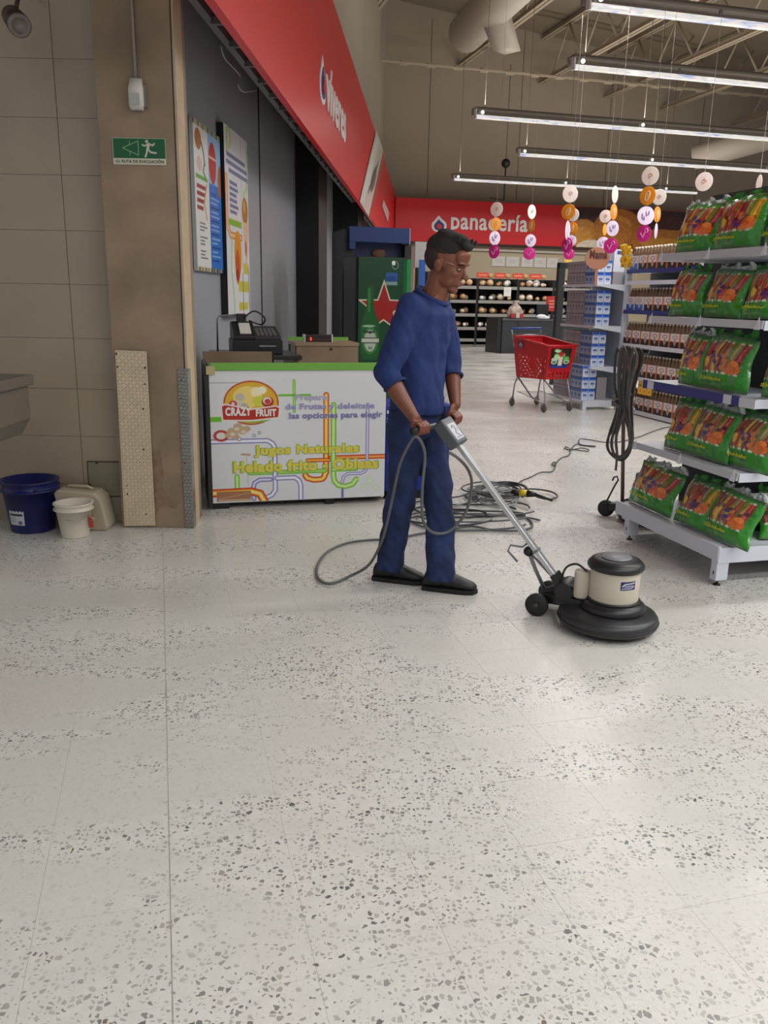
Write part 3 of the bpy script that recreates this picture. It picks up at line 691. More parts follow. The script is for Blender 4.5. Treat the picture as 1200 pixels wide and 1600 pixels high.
cv.pipe(PT((516, 965), (628, 965)), 10, [RD, OR, YE]); cv.pipe(PT((628, 955), (895, 955)), 12, [RD, OR, (244, 180, 90)])
cv.pipe(PT((640, 690), (640, 1040)) + PT((645, 1075), (665, 1098), (700, 1105), (735, 1095), (752, 1070)), 14, [LG, (160, 214, 90), LG2])
cv.pipe(PT((640, 1015), (750, 1015)), 12, [LG, (160, 214, 90), LG2]); cv.line(PT((245, 1020), (600, 1020)), 11, LG); cv.line(PT((245, 1020), (600, 1020)), 6, (170, 216, 110))
cv.pipe(PT((805, 690), (805, 1010), (795, 1030), (775, 1040), (710, 1040), (690, 1055), (683, 1085)), 8, [LV, (170, 170, 214), LV2])
cv.pipe(PT((72, 860), (330, 860), (352, 875), (362, 895), (362, 1110), (345, 1135), (310, 1150)), 12, [LV, (160, 160, 206), LV2, (250, 250, 255)])
cv.pipe(PT((370, 1050), (455, 1050), (475, 1065), (483, 1090), (483, 1165)), 12, [LV, (160, 160, 206), LV2, (250, 250, 255)])
cv.pipe(PT((340, 1055), (290, 1055), (265, 1070), (258, 1100), (262, 1150)), 11, [LV, (160, 160, 206), LV2])
cv.line(PT((685, 1120), (685, 1165)), 6, LV)
cv.pipe(PT((185, 1035), (185, 1100)), 12, [LG, (160, 214, 90), LG2])
cv.pipe(PT((72, 1115), (250, 1112), (290, 1125), (310, 1165)), 20, [RD, OR, YE, (250, 230, 150)])
for cx, cy, r in ((820, 1080, 22), (790, 1110, 16), (850, 1120, 18), (770, 1070, 10)): cv.ell(X(cx), Y(cy), r*.5, r*.5, (206, 226, 196)); cv.ell(X(cx), Y(cy), r*.3, r*.3, (218, 230, 212))
cv.rect(X(90), Y(1108), X(248), Y(1158), (168, 116, 84)); cv.line(PT((100, 1145), (240, 1120)), 3, (190, 150, 120)); cv.line(PT((100, 1152), (246, 1152)), 4, (196, 168, 140)); cv.line(PT((210, 925), (245, 928)), 5, (190, 156, 130)); cv.line(PT((230, 930), (236, 1080)), 2, (200, 190, 180))
# ring, splash
cv.ell(X(118), Y(832), 18, 14, (190, 60, 56)); cv.ell(X(118), Y(832), 11, 8.5, (228, 224, 222))
for cx, cy, r in ((170, 815, 13), (195, 790, 11), (215, 808, 12), (180, 835, 10), (235, 800, 9), (150, 830, 8)): cv.ell(X(cx), Y(cy), r, r*.8, (196, 170, 134))
for cx, cy in ((190, 800), (220, 815), (170, 825)): cv.ell(X(cx), Y(cy), 6, 4, (224, 210, 186))
for cx, cy, r in ((200, 850, 5), (268, 834, 4), (292, 820, 4)): cv.ell(X(cx), Y(cy), r, r, (110, 124, 130)); cv.ell(X(cx), Y(cy), r-1.6, r-1.6, (222, 224, 226))
# round logo
lx, ly = X(258), Y(675)
cv.ell(lx, ly, 64, 53, (190, 70, 30)); cv.ell(lx, ly, 60.5, 49.5, (222, 178, 52)); cv.ell(lx-8, ly-14, 34, 26, (238, 214, 120)); cv.ell(lx+4, ly+34, 46, 14, (130, 180, 60))
for dx, dy, r, c in ((-26, -14, 11, (198, 190, 176)), (-30, 2, 10, (210, 206, 196)), (-16, 8, 9, (190, 180, 164)), (12, -26, 13, (244, 236, 190)), (26, -30, 10, (246, 240, 206)), (18, -4, 14, (206, 214, 70)), (-42, 2, 9, (190, 60, 50)), (-42, 1, 4, (236, 210, 200)), (38, -2, 14, (178, 40, 40)), (37, -5, 10, (238, 230, 220)), (38, -3, 7, (196, 60, 60)), (-8, 14, 5, (150, 90, 50)), (0, 20, 7, (226, 230, 150))): cv.ell(lx+dx, ly+dy, r, r*.9, c)
rb = PT((118, 682), (140, 676), (258, 702), (372, 688), (392, 695), (388, 752), (258, 765), (122, 762)); cv.poly(rb, (232, 226, 220)); rb2 = PT((126, 690), (142, 684), (258, 709), (370, 695), (384, 702), (380, 745), (258, 757), (130, 754)); cv.poly(rb2, (184, 44, 28))
org = W('g', b0c+.012, aF-.0012, .048); uw = b1c-b0c-.012; uh = .925-.048
grid_print('printed_front', cv, flat(org, gB*uw, Zv*uh), print_mat('counter_print', .35), t)
def cp(x, y, d=.002): return org + gB*(uw*(x-72)/(895-72)) + Zv*(uh*(1-(y-520)/(1165-520))) - gA*d
def ctext(name, txt, x0, x1, yc, h, mat, outline=None, bold=.03, d=.002, ob=.07, shear=0):
    w_ = uw*(x1-x0)/(895-72); hh = uh*h/(1165-520)
    if outline:
        mb = MB(); text(mb, txt, cp((x0+x1)/2, yc, d-.0005), gB, Zv, w_*1.02, hh*1.12, .0010, bold=ob, shear=shear); mb.build(name+'_outline', outline, t)
    mb = MB(); text(mb, txt, cp((x0+x1)/2, yc, d), gB, Zv, w_, hh, .0016, bold=bold, shear=shear); mb.build(name, mat, t)
yel = M('letter_yellow', (226, 208, 84), .4); grn = M('letter_green', (140, 186, 60), .4); lil = M('letter_lilac', (150, 148, 190), .4); pale = M('letter_pale', (206, 206, 222), .4)
ctext('lettering', 'CRAZY', 140, 258, 716, 42, M('letter_white', (236, 230, 224), .4), bold=.05, shear=-.0)
ctext('lettering', 'FRUIT', 278, 372, 724, 36, M('letter_white', (236, 230, 224), .4), bold=.05)
ctext('lettering', 'Jugos Naturales', 268, 765, 915, 58, yel, grn, .045, ob=.085)
ctext('lettering', 'Helado frito - Obleas', 172, 860, 990, 56, yel, grn, .045, ob=.085)
ctext('lettering', 'Prepara', 462, 610, 655, 36, M('letter_faded', (176, 174, 200), .4), pale, .02, ob=.05)
ctext('lettering', 'de Frutas y deleitate', 415, 838, 700, 36, lil, pale, .03, ob=.06)
ctext('lettering', 'las opciones para elegir', 432, 878, 745, 38, M('letter_violet', (122, 120, 168), .4), pale, .035, ob=.06)
# inner work counters
t = thing('work_counter', 'wood laminate work counter with a dark top behind the juice counter', 'counter', W('g', .3, aF+.5, 0), R(15))
MB().box('g', (.28, .77), (aF+.47, aF+.49), (.10, 1.015)).build('front_board', wood, t)
MB().box('g', (.36, .98), (aF+.49, aF+1.15), (.955, .985)).build('worktop', dkt, t, bevel=.003)
MB().box('g', (.76, .775), (aF+.47, aF+.53), (.1, 1.02)).build('edge_trim', black, t)
MB().box('g', (.93, .97), (aF+.55, aF+1.12), (.0, .955)).build('side_board', M('wood_light', (176, 150, 112), .5, nscale=6, namt=.1), t)
MB().box('g', (.38, .42), (aF+.55, aF+1.12), (.0, .955)).build('side_board', wood, t)
t = thing('back_counter', 'brown laminate counter with a green back edge beside the beer fridge', 'counter', W('g', 1.1, aF+1.3, 0), R(15))
MB().box('g', (1.05, 1.55), (aF+1.2, aF+1.22), (.0, 1.015)).build('front_board', wood, t)
MB().box('g', (1.04, 1.56), (aF+1.19, aF+1.62), (1.015, 1.04)).build('top', M('wood_top', (150, 128, 102), .4, nscale=6, namt=.08), t)
MB().box('g', (1.04, 1.56), (aF+1.60, aF+1.63), (1.04, 1.065)).build('green_edge', green, t)
MB().box('g', (1.54, 1.56), (aF+1.22, aF+1.6), (0, 1.015)).box('g', (1.04, 1.06), (aF+1.22, aF+1.6), (0, 1.015)).build('side_board', wood, t)
MB().cone(W('g', 1.33, aF+1.199, .99), W('g', 1.33, aF+1.188, .99), .010, .010, 12).build('cable_hole', black, t)
MB().box('g', (.985, 1.0), (aF+1.17, aF+1.2), (.4, 1.03)).build('post', black, t)
# price display
aD = aF+1.3
l_, r_ = HP(475, 541, 'g', 1, aD), HP(520, 541, 'g', 1, aD); tp = HP(475, 523, 'g', 1, aD).z
t = thing('price_display', 'small brown number display with chrome ends on the back counter', 'display', W('g', l_.dot(gB), aD, 1.041), R(15))
lb, rb_ = l_.dot(gB), r_.dot(gB)
MB().box('g', (lb+.01, rb_-.01), (aD, aD+.07), (1.041, tp)).build('case', M('display_brown', (58, 36, 32), .3), t, bevel=.004)
for b in (lb, rb_-.012): MB().box('g', (b, b+.012), (aD-.006, aD+.075), (1.041, tp+.004)).build('end_cap', chrome, t)
MB().box('g', (lb+.02, rb_-.02), (aD-.003, aD), (tp-.024, tp-.006)).build('window', M('display_window', (40, 20, 20), .1), t)
MB().box('g', (lb+.05, lb+.062), (aD-.005, aD-.002), (tp-.045, tp-.02)).build('digit', M('red_digit', (255, 50, 40), .4, emis=2), t)
# cash register
aR = aF+.62; bl, br = .50, .86
t = thing('cash_register', 'black cash register with sloping keyboard on the work counter', 'cash register', W('g', bl, aR, .986), R(15))
z = .986
MB().prism([W('g', bl, aR, z), W('g', bl, aR+.36, z), W('g', bl, aR+.36, z+.10), W('g', bl, aR, z+.10)], gB*(br-bl)).build('cash_drawer', black, t, bevel=.006)
MB().prism([W('g', bl+.01, aR+.02, z+.10), W('g', bl+.01, aR+.35, z+.10), W('g', bl+.01, aR+.35, z+.215), W('g', bl+.01, aR+.25, z+.225), W('g', bl+.01, aR+.02, z+.13)], gB*.16).build('printer_cover', black, t, bevel=.006)
MB().prism([W('g', bl+.16, aR+.01, z+.10), W('g', bl+.16, aR+.33, z+.10), W('g', bl+.16, aR+.33, z+.19), W('g', bl+.16, aR+.01, z+.125)], gB*(br-bl-.17)).build('keyboard', M('register_grey', (44, 43, 45), .4), t, bevel=.004)
mb = MB()
for i in range(5):
    for j in range(4):
        p = W('g', bl+.19+.03*i, aR+.06+.05*j, z+.138+.0102*j*1.0); mb.obox(p, gB*.011, gA*.016+Zv*.003, Zv*.006)
o = mb.build('key', M('key_grey', (96, 92, 88), .5), t); o['kind'] = 'stuff'
MB().box('g', (bl+.19, br-.05), (aR-.005, aR), (z+.055, z+.063)).build('drawer_edge', chrome, t)
MB().box('g', (bl+.05, bl+.12), (aR+.2, aR+.26), (z+.215, z+.28)).build('customer_display', black, t, bevel=.006)
MB().prism([W('g', bl+.06, aR+.05, z+.14), W('g', bl+.14, aR+.05, z+.14), W('g', bl+.14, aR+.2, z+.205), W('g', bl+.06, aR+.2, z+.205)], Zv*.01).build('receipt', M('paper', (210, 206, 196), .6), t)
MB().tube(smoothpath([W('g', bl+.1, aR+.2, z+.25), W('g', bl+.18, aR+.2, z+.3), W('g', bl+.26, aR+.24, z+.25), W('g', bl+.24, aR+.3, z+.2), W('g', bl+.15, aR+.3, z+.23)]), .006, 6).build('cable', black, t)
# chrome pipe frame at the left
t = thing('chrome_rail', 'bent chrome pipe rail standing beside the cash register', 'rail', W('g', .3, aF+.8, .986))
pts = [W('g', .415, aF+.95, .986), W('g', .415, aF+.95, 1.22), W('g', .43, aF+.95, 1.245), W('g', .58, aF+.95, 1.255), W('g', .60, aF+.94, 1.24), W('g', .61, aF+.93, 1.21)]
MB().tube(pts, .007, 8).build('pipe', chrome, t)
MB().box('g', (.33, .50), (aF+.55, aF+.62), (.987, 1.0)).build('tray', M('paper', (210, 206, 196), .6), t)
# posters on the grey wall
NW = -1.745
def wallquad(x0, y0, x1, y1, dn): # left-top px and right-bottom px on the wall
    a = HP(x0, y0, 'l', 0, NW+dn); b = HP(x1, y1, 'l', 0, NW+dn); return a, b
cv = Cv(90, 190, (226, 226, 222)); cv.rect(46, 0, 90, 190, (50, 116, 200)); cv.rect(46, 0, 90, 70, (150, 190, 226))
cv.ell(60, 42, 13, 27, (188, 50, 40)); cv.rect(48, 34, 72, 37, (236, 200, 180)); cv.ell(86, 62, 9, 22, (176, 110, 66)); cv.ell(14, 22, 10, 13, (170, 110, 56)); cv.line([(24, 24), (30, 34), (34, 50)], 3, (60, 70, 60)); cv.ell(16, 52, 9, 9, (214, 190, 186)); cv.line([(33, 48), (28, 60), (36, 66)], 3, (70, 130, 70))
cv.rect(4, 66, 42, 71, (110, 170, 70)); 
for k in range(4): cv.rect(6, 78+9*k, 34-3*k, 83+9*k, (150, 60, 56)); 
cv.line([(38, 74), (28, 100), (36, 120)], 3, (196, 150, 110))
for k in range(12): cv.rect(12, 126+4.5*k, 30+6*math.sin(k*2), 127.6+4.5*k, (90, 90, 90)) if k % 4 != 3 else None
for k in range(16): cv.rect(50, 82+6*k, 70+12*abs(math.sin(k*1.7)), 84+6*k, (150, 186, 232) if k % 3 else (30, 60, 130))
for k in range(18): 
    c = [(40, 40, 40), (200, 170, 50), (110, 160, 60)][k % 3]; cv.rect(k*5, 0, k*5+3.4, 6, c); cv.rect(k*5, 184, k*5+3.4, 190, [(200, 170, 50), (30, 30, 30), (110, 160, 60), (170, 60, 50)][k % 4])
a_, b_ = wallquad(304, 192, 352, 426, .03)
t = thing('poster', 'blue and white juice stand poster hanging beside the pillar', 'poster', a_, 0, 'posters of the juice stand')
la, ra, zt_, zb_ = a_.dot(lA)-.05, min(b_.dot(lA), HP(350, 204, 'l', 0, NW+.06).dot(lA)-.03), 2.62, 1.57
MB().box('l', (NW, NW+.028), (la, ra), (zb_, zt_)).build('board', M('poster_board', (190, 190, 186), .5), t)
grid_print('poster_print', cv, flat(W('l', NW+.029, la, zb_), lA*(ra-la), Zv*(zt_-zb_)), pos, t)
cv = Cv(90, 230, (222, 222, 224))
cv.pipe([(10, 30), (10, 4), (20, 2), (24, 14), (16, 24)], 4, [(150, 190, 60), (214, 230, 150)]); cv.rect(60, 0, 61.5, 230, (190, 180, 180)); cv.pipe([(84, 8), (84, 60), (70, 70), (70, 90)], 4, [(140, 190, 70), (214, 230, 170)])
for k, (x0, x1) in enumerate(((8, 78), (6, 86), (14, 88))): cv.rect(x0, 30+9*k, x1, 35+9*k, (120, 124, 160))
for k in range(6): cv.rect(16, 62+7*k, 44+4*math.sin(k*2), 66+7*k, (110, 114, 156))
cv.rect(10, 108, 58, 116, (130, 186, 50)); cv.pipe([(4, 60), (4, 118), (16, 128), (56, 128)], 9, [(214, 130, 70), (240, 200, 160)])
cv.ell(74, 92, 12, 18, (176, 122, 44)); cv.ell(72, 86, 5, 8, (214, 170, 90)); cv.poly([(64, 106), (88, 106), (80, 160), (74, 160)], (226, 190, 160)); cv.ell(75, 140, 4, 10, (190, 100, 60))
cv.ell(42, 150, 14, 30, (226, 150, 40)); cv.ell(40, 166, 9, 22, (200, 90, 40)); cv.ell(38, 176, 5, 8, (160, 40, 30)); cv.pipe([(20, 130), (16, 170), (24, 210), (24, 230)], 3, [(120, 180, 60), (200, 226, 160)])
for x0, y0, x1, y1 in ((64, 160, 84, 174), (42, 184, 86, 198), (42, 212, 78, 222)): cv.rect(x0, y0, x1, y1, (206, 196, 70), 2)
cv.line([(60, 174), (60, 230)], 2, (90, 110, 170)); cv.line([(84, 166), (86, 230)], 3, (130, 130, 150))
a_, b_ = wallquad(350, 204, 392, 492, .06)
t = thing('poster', 'taller white juice poster with fruit pictures right of the blue one', 'poster', a_, 0, 'posters of the juice stand')
la, ra, zt_, zb_ = a_.dot(lA), b_.dot(lA), 2.74, 1.22
MB().box('l', (NW, NW+.055), (la, ra), (zb_, zt_)).build('board', black, t)
grid_print('poster_print', cv, flat(W('l', NW+.056, la, zb_), lA*(ra-la), Zv*(zt_-zb_)), pos, t)
# ---- beer fridge, seen over the counter
aG = 8.7
l_, r_ = HP(559, 470, 'g', 1, aG), HP(628, 470, 'g', 1, aG); tz = HP(590, 401, 'g', 1, aG).z; lb, rb_ = l_.dot(gB), r_.dot(gB)
t = thing('beer_fridge', 'green beer fridge with a red star and bottle behind the juice counter', 'fridge', W('g', lb, aG, 0), R(15))
gf = M('fridge_green', (16, 62, 34), .4)
MB().box('g', (lb-.02, rb_+.09), (aG+.02, aG+.62), (.06, tz)).build('body', M('fridge_dark', (12, 20, 18), .4), t, bevel=.008)
MB().box('g', (lb, rb_), (aG-.02, aG+.02), (.08, tz-.005)).build('door', gf, t, bevel=.004)
MB().prism([W('g', rb_+.0, aG-.02, .08), W('g', rb_+.035, aG-.045, .08), W('g', rb_+.085, aG-.03, .08), W('g', rb_+.09, aG+.02, .08), W('g', rb_, aG+.02, .08)], Zv*(tz-.1)).build('door_rail', M('rail_green', (30, 120, 66), .25), t)
for b in (lb+.05, rb_-.02): 
    for a in (aG+.08, aG+.55): MB().cone(W('g', b, a, 0), W('g', b, a, .06), .02, .02, 10).build('foot', black, t)
Wc, Hc = 110, 320; cv = Cv(Wc, Hc, (16, 62, 34)); cv.X = cv.X; 
cx, cy, rs = 63, 113, 66
star = []
for k in range(10): 
    r = rs if k % 2 == 0 else rs*.40; a = R(-90+36*k); star.append((cx+r*math.cos(a)*1.05, cy+r*math.sin(a)*1.0))
cv.poly(star, (206, 200, 176)); cv.poly([(cx+(x-cx)*.86, cy+(y-cy)*.86) for x, y in star], (150, 24, 20))
G1, G2 = (24, 84, 34), (44, 128, 44)
cv.poly([(21, 62), (37, 62), (38, 108), (44, 128), (52, 142), (54, 157), (54, 210), (46, 228), (12, 228), (5, 210), (5, 157), (7, 142), (14, 128), (20, 108)], G1); cv.rect(24, 68, 29, 120, G2); cv.rect(9, 152, 15, 204, (34, 104, 40)); cv.rect(19, 59, 39, 66, (40, 70, 40))
cv.ell(30, 185, 20, 31, (56, 120, 60)); cv.ell(30, 185, 15, 25, (170, 178, 166)); cv.rect(6, 178, 54, 191, (30, 50, 36)); cv.rect(8, 180, 52, 189, (186, 192, 176)); cv.ell(30, 167, 2.8, 2.6, (60, 40, 34)); cv.ell(30, 202, 5, 3.4, (110, 130, 110)); cv.ell(26, 152, 16, 2.6, (150, 180, 150))
for k, (x, y) in enumerate(((66, 229), (78, 221), (56, 240), (72, 243), (86, 235), (62, 251), (80, 251))): cv.poly([(x-10, y+5), (x-2, y-9), (x+9, y-5), (x+10, y+7), (x-1, y+10)], [(120, 132, 128), (170, 178, 174), (90, 104, 100)][k % 3])
cv.ell(90, 16, 8, 9, (150, 176, 150)); cv.ell(90, 16, 6.6, 7.6, (16, 62, 34))
cv.rect(67, 32, 96, 52, (40, 84, 150), 3); cv.ell(80, 46, 12, 6, (20, 60, 130)); cv.rect(67, 52, 96, 60, (120, 150, 150))
grid_print('door_print', cv, flat(W('g', lb+.004, aG-.0215, .35), gB*(rb_-lb-.008), Zv*(tz-.36)), PRG, t)
mb = MB(); c = HP(615, 411, 'g', 1, aG-.022); text(mb, 'e', c-gA*.001, gB, Zv, .038, .045, .002, bold=.04); mb.build('lettering', whm, t)
mb = MB(); c = HP(576.5, 518, 'g', 1, aG-.022); text(mb, 'Heineken', c-gA*.001, gB, Zv, .125, .030, .002, bold=.02); mb.build('lettering', M('label_dark', (24, 34, 28), .5), t)
# ---- blue cooler behind it with a projecting header
aB = 9.6
l_, r_ = HP(546, 370, 'g', 1, aB), HP(640, 370, 'g', 1, aB); lb, rb_ = l_.dot(gB), r_.dot(gB); tz = HP(590, 355, 'g', 1, aB).z; bz = HP(590, 379, 'g', 1, aB).z
t = thing('blue_cooler', 'tall dark cooler with a blue header standing behind the green fridge', 'fridge', W('g', lb, aB+.2, 0), R(15))
bh = M('header_blue', (22, 52, 112), .4); bi = M('inner_blue', (14, 26, 74), .5)
MB().box('g', (lb, rb_), (aB, aB+.05), (bz, tz)).box('g', (lb, lb+.07), (aB, aB+.05), (bz-.08, bz)).build('header', bh, t, bevel=.004)
MB().prism([W('g', rb_, aB, bz), W('g', rb_, aB, tz), W('g', rb_+.08, aB+.5, tz), W('g', rb_+.08, aB+.5, bz-.1)], gB*.01).build('header_side', M('header_side', (176, 176, 200), .5), t)
MB().box('g', (lb+.09, rb_-.02), (aB+.22, aB+.70), (.05, tz-.01)).build('body', bi, t)
MB().box('g', (lb-.06, lb+.07), (aB+.08, aB+.7), (.0, tz-.03)).box('g', (rb_-.03, rb_+.05), (aB+.08, aB+.7), (.0, bz)).build('side_panel', black, t)
MB().box('g', (rb_+.05, rb_+.09), (aB+.1, aB+.6), (.0, bz-.02)).build('side_trim', M('trim_pink', (142, 112, 98), .5), t)
MB().ell(HP(592, 396, 'g', 1, aB+.2), gB*.09, gA*.02, Zv*.05).build('header_emblem', M('emblem_brown', (104, 66, 40), .5), t)
# white notice and blue strip right of it
t = thing('white_notice', 'white notice board hanging behind the man near the blue cooler', 'notice', HP(656, 396, 'g', 1, 12), R(15))
p = HP(648, 418, 'g', 1, 12); q = HP(667, 378, 'g', 1, 12)
MB().box('g', (p.dot(gB), q.dot(gB)), (12, 12.04), (p.z, q.z)).build('board', M('notice_white', (188, 186, 184), .5), t)
MB().box('g', (p.dot(gB)+.02, p.dot(gB)+.06), (12, 12.05), (0, p.z)).build('post', black, t)
t = thing('blue_pennant', 'narrow bright blue upright panel just behind the man\'s neck', 'panel', HP(660, 470, 'g', 1, 11.8), R(15))
p = HP(654, 470, 'g', 1, 11.8); q = HP(665, 406, 'g', 1, 11.8)
MB().box('g', (p.dot(gB), q.dot(gB)), (11.8, 11.83), (p.z, q.z)).build('panel', M('pennant_blue', (38, 92, 176), .4), t)
MB().box('g', (p.dot(gB)+.03, p.dot(gB)+.06), (11.8, 11.83), (0, p.z)).build('post', black, t)
p = HP(664, 560, 'g', 1, 14); q = HP(705, 425, 'g', 1, 14)
t = thing('dark_shelf_end', 'dark grey end panel of a shelf behind the man', 'panel', p, R(15))
MB().box('g', (p.dot(gB), q.dot(gB)), (14, 14.3), (0, q.z)).build('panel', M('dark_panel', (42, 42, 46), .5), t)
# ---- low blue cooler just behind the man
aC = aF+.06
l_, r_ = HP(601, 777, 'g', 1, aC).dot(gB), HP(703, 700, 'g', 1, aC).dot(gB); tz = HP(650, 632, 'g', 1, aC).z
t = thing('low_cooler', 'low blue drinks cooler with a pink picture hidden behind the man', 'fridge', W('g', l_, aC, 0), R(15))
bb = M('cooler_blue', (14, 46, 140), .35)
MB().box('g', (l_, r_), (aC, aC+.40), (.06, tz)).build('body', bb, t, bevel=.012)
MB().box('g', (l_+.02, r_-.02), (aC+.02, aC+.38), (.0, .06)).build('plinth', black, t)
cv = Cv(40, 40, (14, 46, 140)); cv.poly([(0, 10), (8, 2), (22, 6), (26, 20), (20, 38), (8, 40), (0, 26)], (196, 120, 140)); cv.ell(10, 14, 5, 5, (226, 170, 180)); cv.line([(2, 24), (18, 22)], 3, (150, 70, 80)); cv.line([(6, 32), (20, 10)], 2, (236, 196, 200))
grid_print('picture', cv, flat(W('g', l_+.02, aC-.0012, .20), gB*.30, Zv*.24), PRG, t)
mb = MB(); 
for k, zz in enumerate((tz-.06, tz-.10, tz-.12)): mb.box('g', (l_+.005, l_+.28), (aC-.002, aC), (zz, zz+(.022 if k == 0 else .006)))
mb.build('white_lettering', M('pale_blue_print', (190, 200, 230), .5), t)
# bottle standing on it
c = W('g', (HP(690, 640, 'g', 1, aC+.08)).dot(gB), aC+.12, tz)
t = thing('bottle', 'white capped blue bottle standing on the low blue cooler', 'bottle', c)
MB().lathe(c, Zv, [(0, 0), (.03, 0), (.032, .01), (.032, .035), (.02, .05), (.016, .056)], 20).build('body', bb, t)
MB().lathe(c+Zv*.055, Zv, [(.017, 0), (.019, .002), (.019, .028), (0, .03)], 18).build('cap', M('cap_white', (206, 208, 212), .4), t)
# =================================================================== THE MAN
m_ = Vector((.887, -.46, 0)).normalized(); s_ = Vector((.46, .887, 0)).normalized()   # facing, his left
def V(*a): return Vector(a)
skin = M('skin', (118, 66, 46), .42, nscale=40, namt=.08, bump=.05, bscale=300)
jean = M('jeans', (24, 40, 80), .85, nscale=9, namt=.45, bump=.25, bscale=160)
shirtm = M('shirt_blue', (26, 46, 100), .85, nscale=10, namt=.10, bump=.2, bscale=200)
hairm = M('hair_black', (26, 20, 18), .7, nscale=60, namt=.4, bump=.8, bscale=220)
shoem = M('shoe_black', (20, 20, 22), .5)
person = thing('person', 'man in blue pushed-up sweater and jeans pushing the floor polisher', 'person', (.16, 4.0, 0))
def cap(mb, pts, n=14):
    for (c0, r0), (c1, r1) in zip(pts[:-1], pts[1:]): mb.cone(c0, c1, r0, r1, n)
    for c, r in pts: mb.ell(c, V(r, 0, 0), V(0, r, 0), V(0, 0, r), 14, 10)
def sec(c, rs, rf, lean=0.0): return (Vector(c), s_*rs, m_*rf + Zv*lean)
SHR, SHL = V(.100, 3.855, 1.352), V(.255, 4.135, 1.352)
ELR, ELL = V(.003, 3.81, 1.075), V(.315, 4.13, 1.085)
WRR, WRL = V(.128, 3.735, .878), V(.335, 4.015, .905)
HAR, HAL = V(.152, 3.728, .832), V(.325, 3.985, .842)
BAR0, BAR1 = V(.120, 3.680, .826), V(.352, 4.028, .836); bd = (BAR1-BAR0).normalized()
NB = V(.215, 3.99, 1.425)
# head frame: looks ahead and down
pt_ = R(17); hf = (m_*math.cos(pt_) - Zv*math.sin(pt_)); hu = (m_*math.sin(pt_) + Zv*math.cos(pt_)); hl = s_
HC = V(.268, 3.965, 1.553)
def H(f, l, u): return HC + hf*f + hl*l + hu*u
def hell(mb, f, l, u, rf, rl, ru, nu=20, nv=14): mb.ell(H(f, l, u), hf*rf, hl*rl, hu*ru, nu, nv)
body = MB()
# trunk under the clothes
body.loft([sec((.145, 4.0, .82), .13, .09), sec((.150, 4.0, 1.0), .135, .09), sec((.150, 4.0, 1.12), .13, .085), sec((.168, 3.995, 1.27), .13, .09), sec((.19, 3.993, 1.37), .10, .070), sec((.205, 3.99, 1.41), .08, .065)], 24)
cap(body, [(V(.20, 3.994, 1.36), .066), (V(.228, 3.982, 1.445), .060), (H(-.012, 0, -.055), .057)])
cap(body, [(SHR*.8+ELR*.2, .045), (ELR, .043), (ELR*.5+WRR*.5+V(-.008, 0, 0), .040), (WRR, .026)]); cap(body, [(SHL*.8+ELL*.2, .045), (ELL, .043), (ELL*.55+WRL*.45, .038), (WRL, .026)])
hipR, hipL = V(.105, 3.925, .86), V(.19, 4.075, .86)
knR, knL = V(.085, 3.985, .475), V(.262, 3.99, .485); anR, anL = V(.035, 4.035, .085), V(.285, 3.905, .085)
for a_, b_, c_ in ((hipR, knR, anR), (hipL, knL, anL)): cap(body, [(a_, .075), (b_, .052), (c_, .04)])
# head
hell(body, -.018, 0, .030, .098, .076, .088); hell(body, .030, 0, -.035, .060, .060, .075); hell(body, .018, 0, -.075, .055, .052, .04)
hell(body, .062, 0, -.098, .024, .028, .020); hell(body, .075, 0, .022, .022, .050, .012); hell(body, .060, 0, .05, .035, .056, .04)
for s in (-1, 1):
    hell(body, .056, .036*s, -.028, .026, .020, .018); hell(body, -.006, .080*s, -.012, .018, .011, .031); hell(body, -.014, .086*s, -.004, .014, .007, .024)
    hell(body, .026, .046*s, -.066, .038, .012, .03)
body.cone(H(.080, 0, .012), H(.104, 0, -.028), .009, .014, 10); hell(body, .100, 0, -.031, .014, .017, .010)
for u, r in ((-.058, .0055), (-.071, .0062)): hell(body, .086, 0, u, .011, .023, r)
hell(body, .066, 0, -.062, .024, .034, .026)
# hands closed round the bar
def hand(mb, wr, ha, side):
    up = Zv; fwd = Vector((m_.x, m_.y, 0)); ax = bd
    palm = ha - fwd*.012 + Zv*.012
    mb.ell((wr*.35+palm*.65), ax*.036, fwd*.017, Zv*.045, 14, 10); mb.ell(palm, ax*.040, fwd*.018 + Zv*.004, Zv*.026-fwd*.006, 14, 10)
    for i, (ln, r) in enumerate(((.95, .0088), (1.05, .0092), (1.0, .0088), (.82, .0078))):
        o = ax*((i-1.5)*.0205)*(-side); c = ha + o
        pts = [c + Zv*.026 - fwd*.012, c + Zv*.028 + fwd*.010*ln, c + Zv*.012 + fwd*.030*ln, c - Zv*.010 + fwd*.028*ln, c - Zv*.024 + fwd*.010*ln, c - Zv*.022 - fwd*.004]
        for p, q in zip(pts[:-1], pts[1:]): mb.cone(p, q, r, r*.96, 8)
        for p in pts: mb.ell(p, V(r, 0, 0), V(0, r, 0), V(0, 0, r), 8, 6)
    o = ax*(.036)*side
    pts = [palm + o*.8 - Zv*.0, palm + o*1.25 + fwd*.010 - Zv*.018, palm + o*1.1 + fwd*.034 - Zv*.030]
    for p, q, r in zip(pts[:-1], pts[1:], (.013, .011)): mb.cone(p, q, r, r*.85, 8)
    for p, r in zip(pts, (.013, .0115, .0098)): mb.ell(p, V(r, 0, 0), V(0, r, 0), V(0, 0, r), 8, 6)
hand(body, WRR, HAR, 1); hand(body, WRL, HAL, -1)
lipm = M('lips', (120, 66, 54), .4); 
def face_post(me):
    for p in me.polygons:
        q = p.center - HC; f, l, u = q.dot(hf), q.dot(hl), q.dot(hu)
        if f > .083 and abs(l) < .023 and -.078 < u < -.053: p.material_index = 1
fuse('body', body, [skin, lipm], .0042, 3, person, face_post)
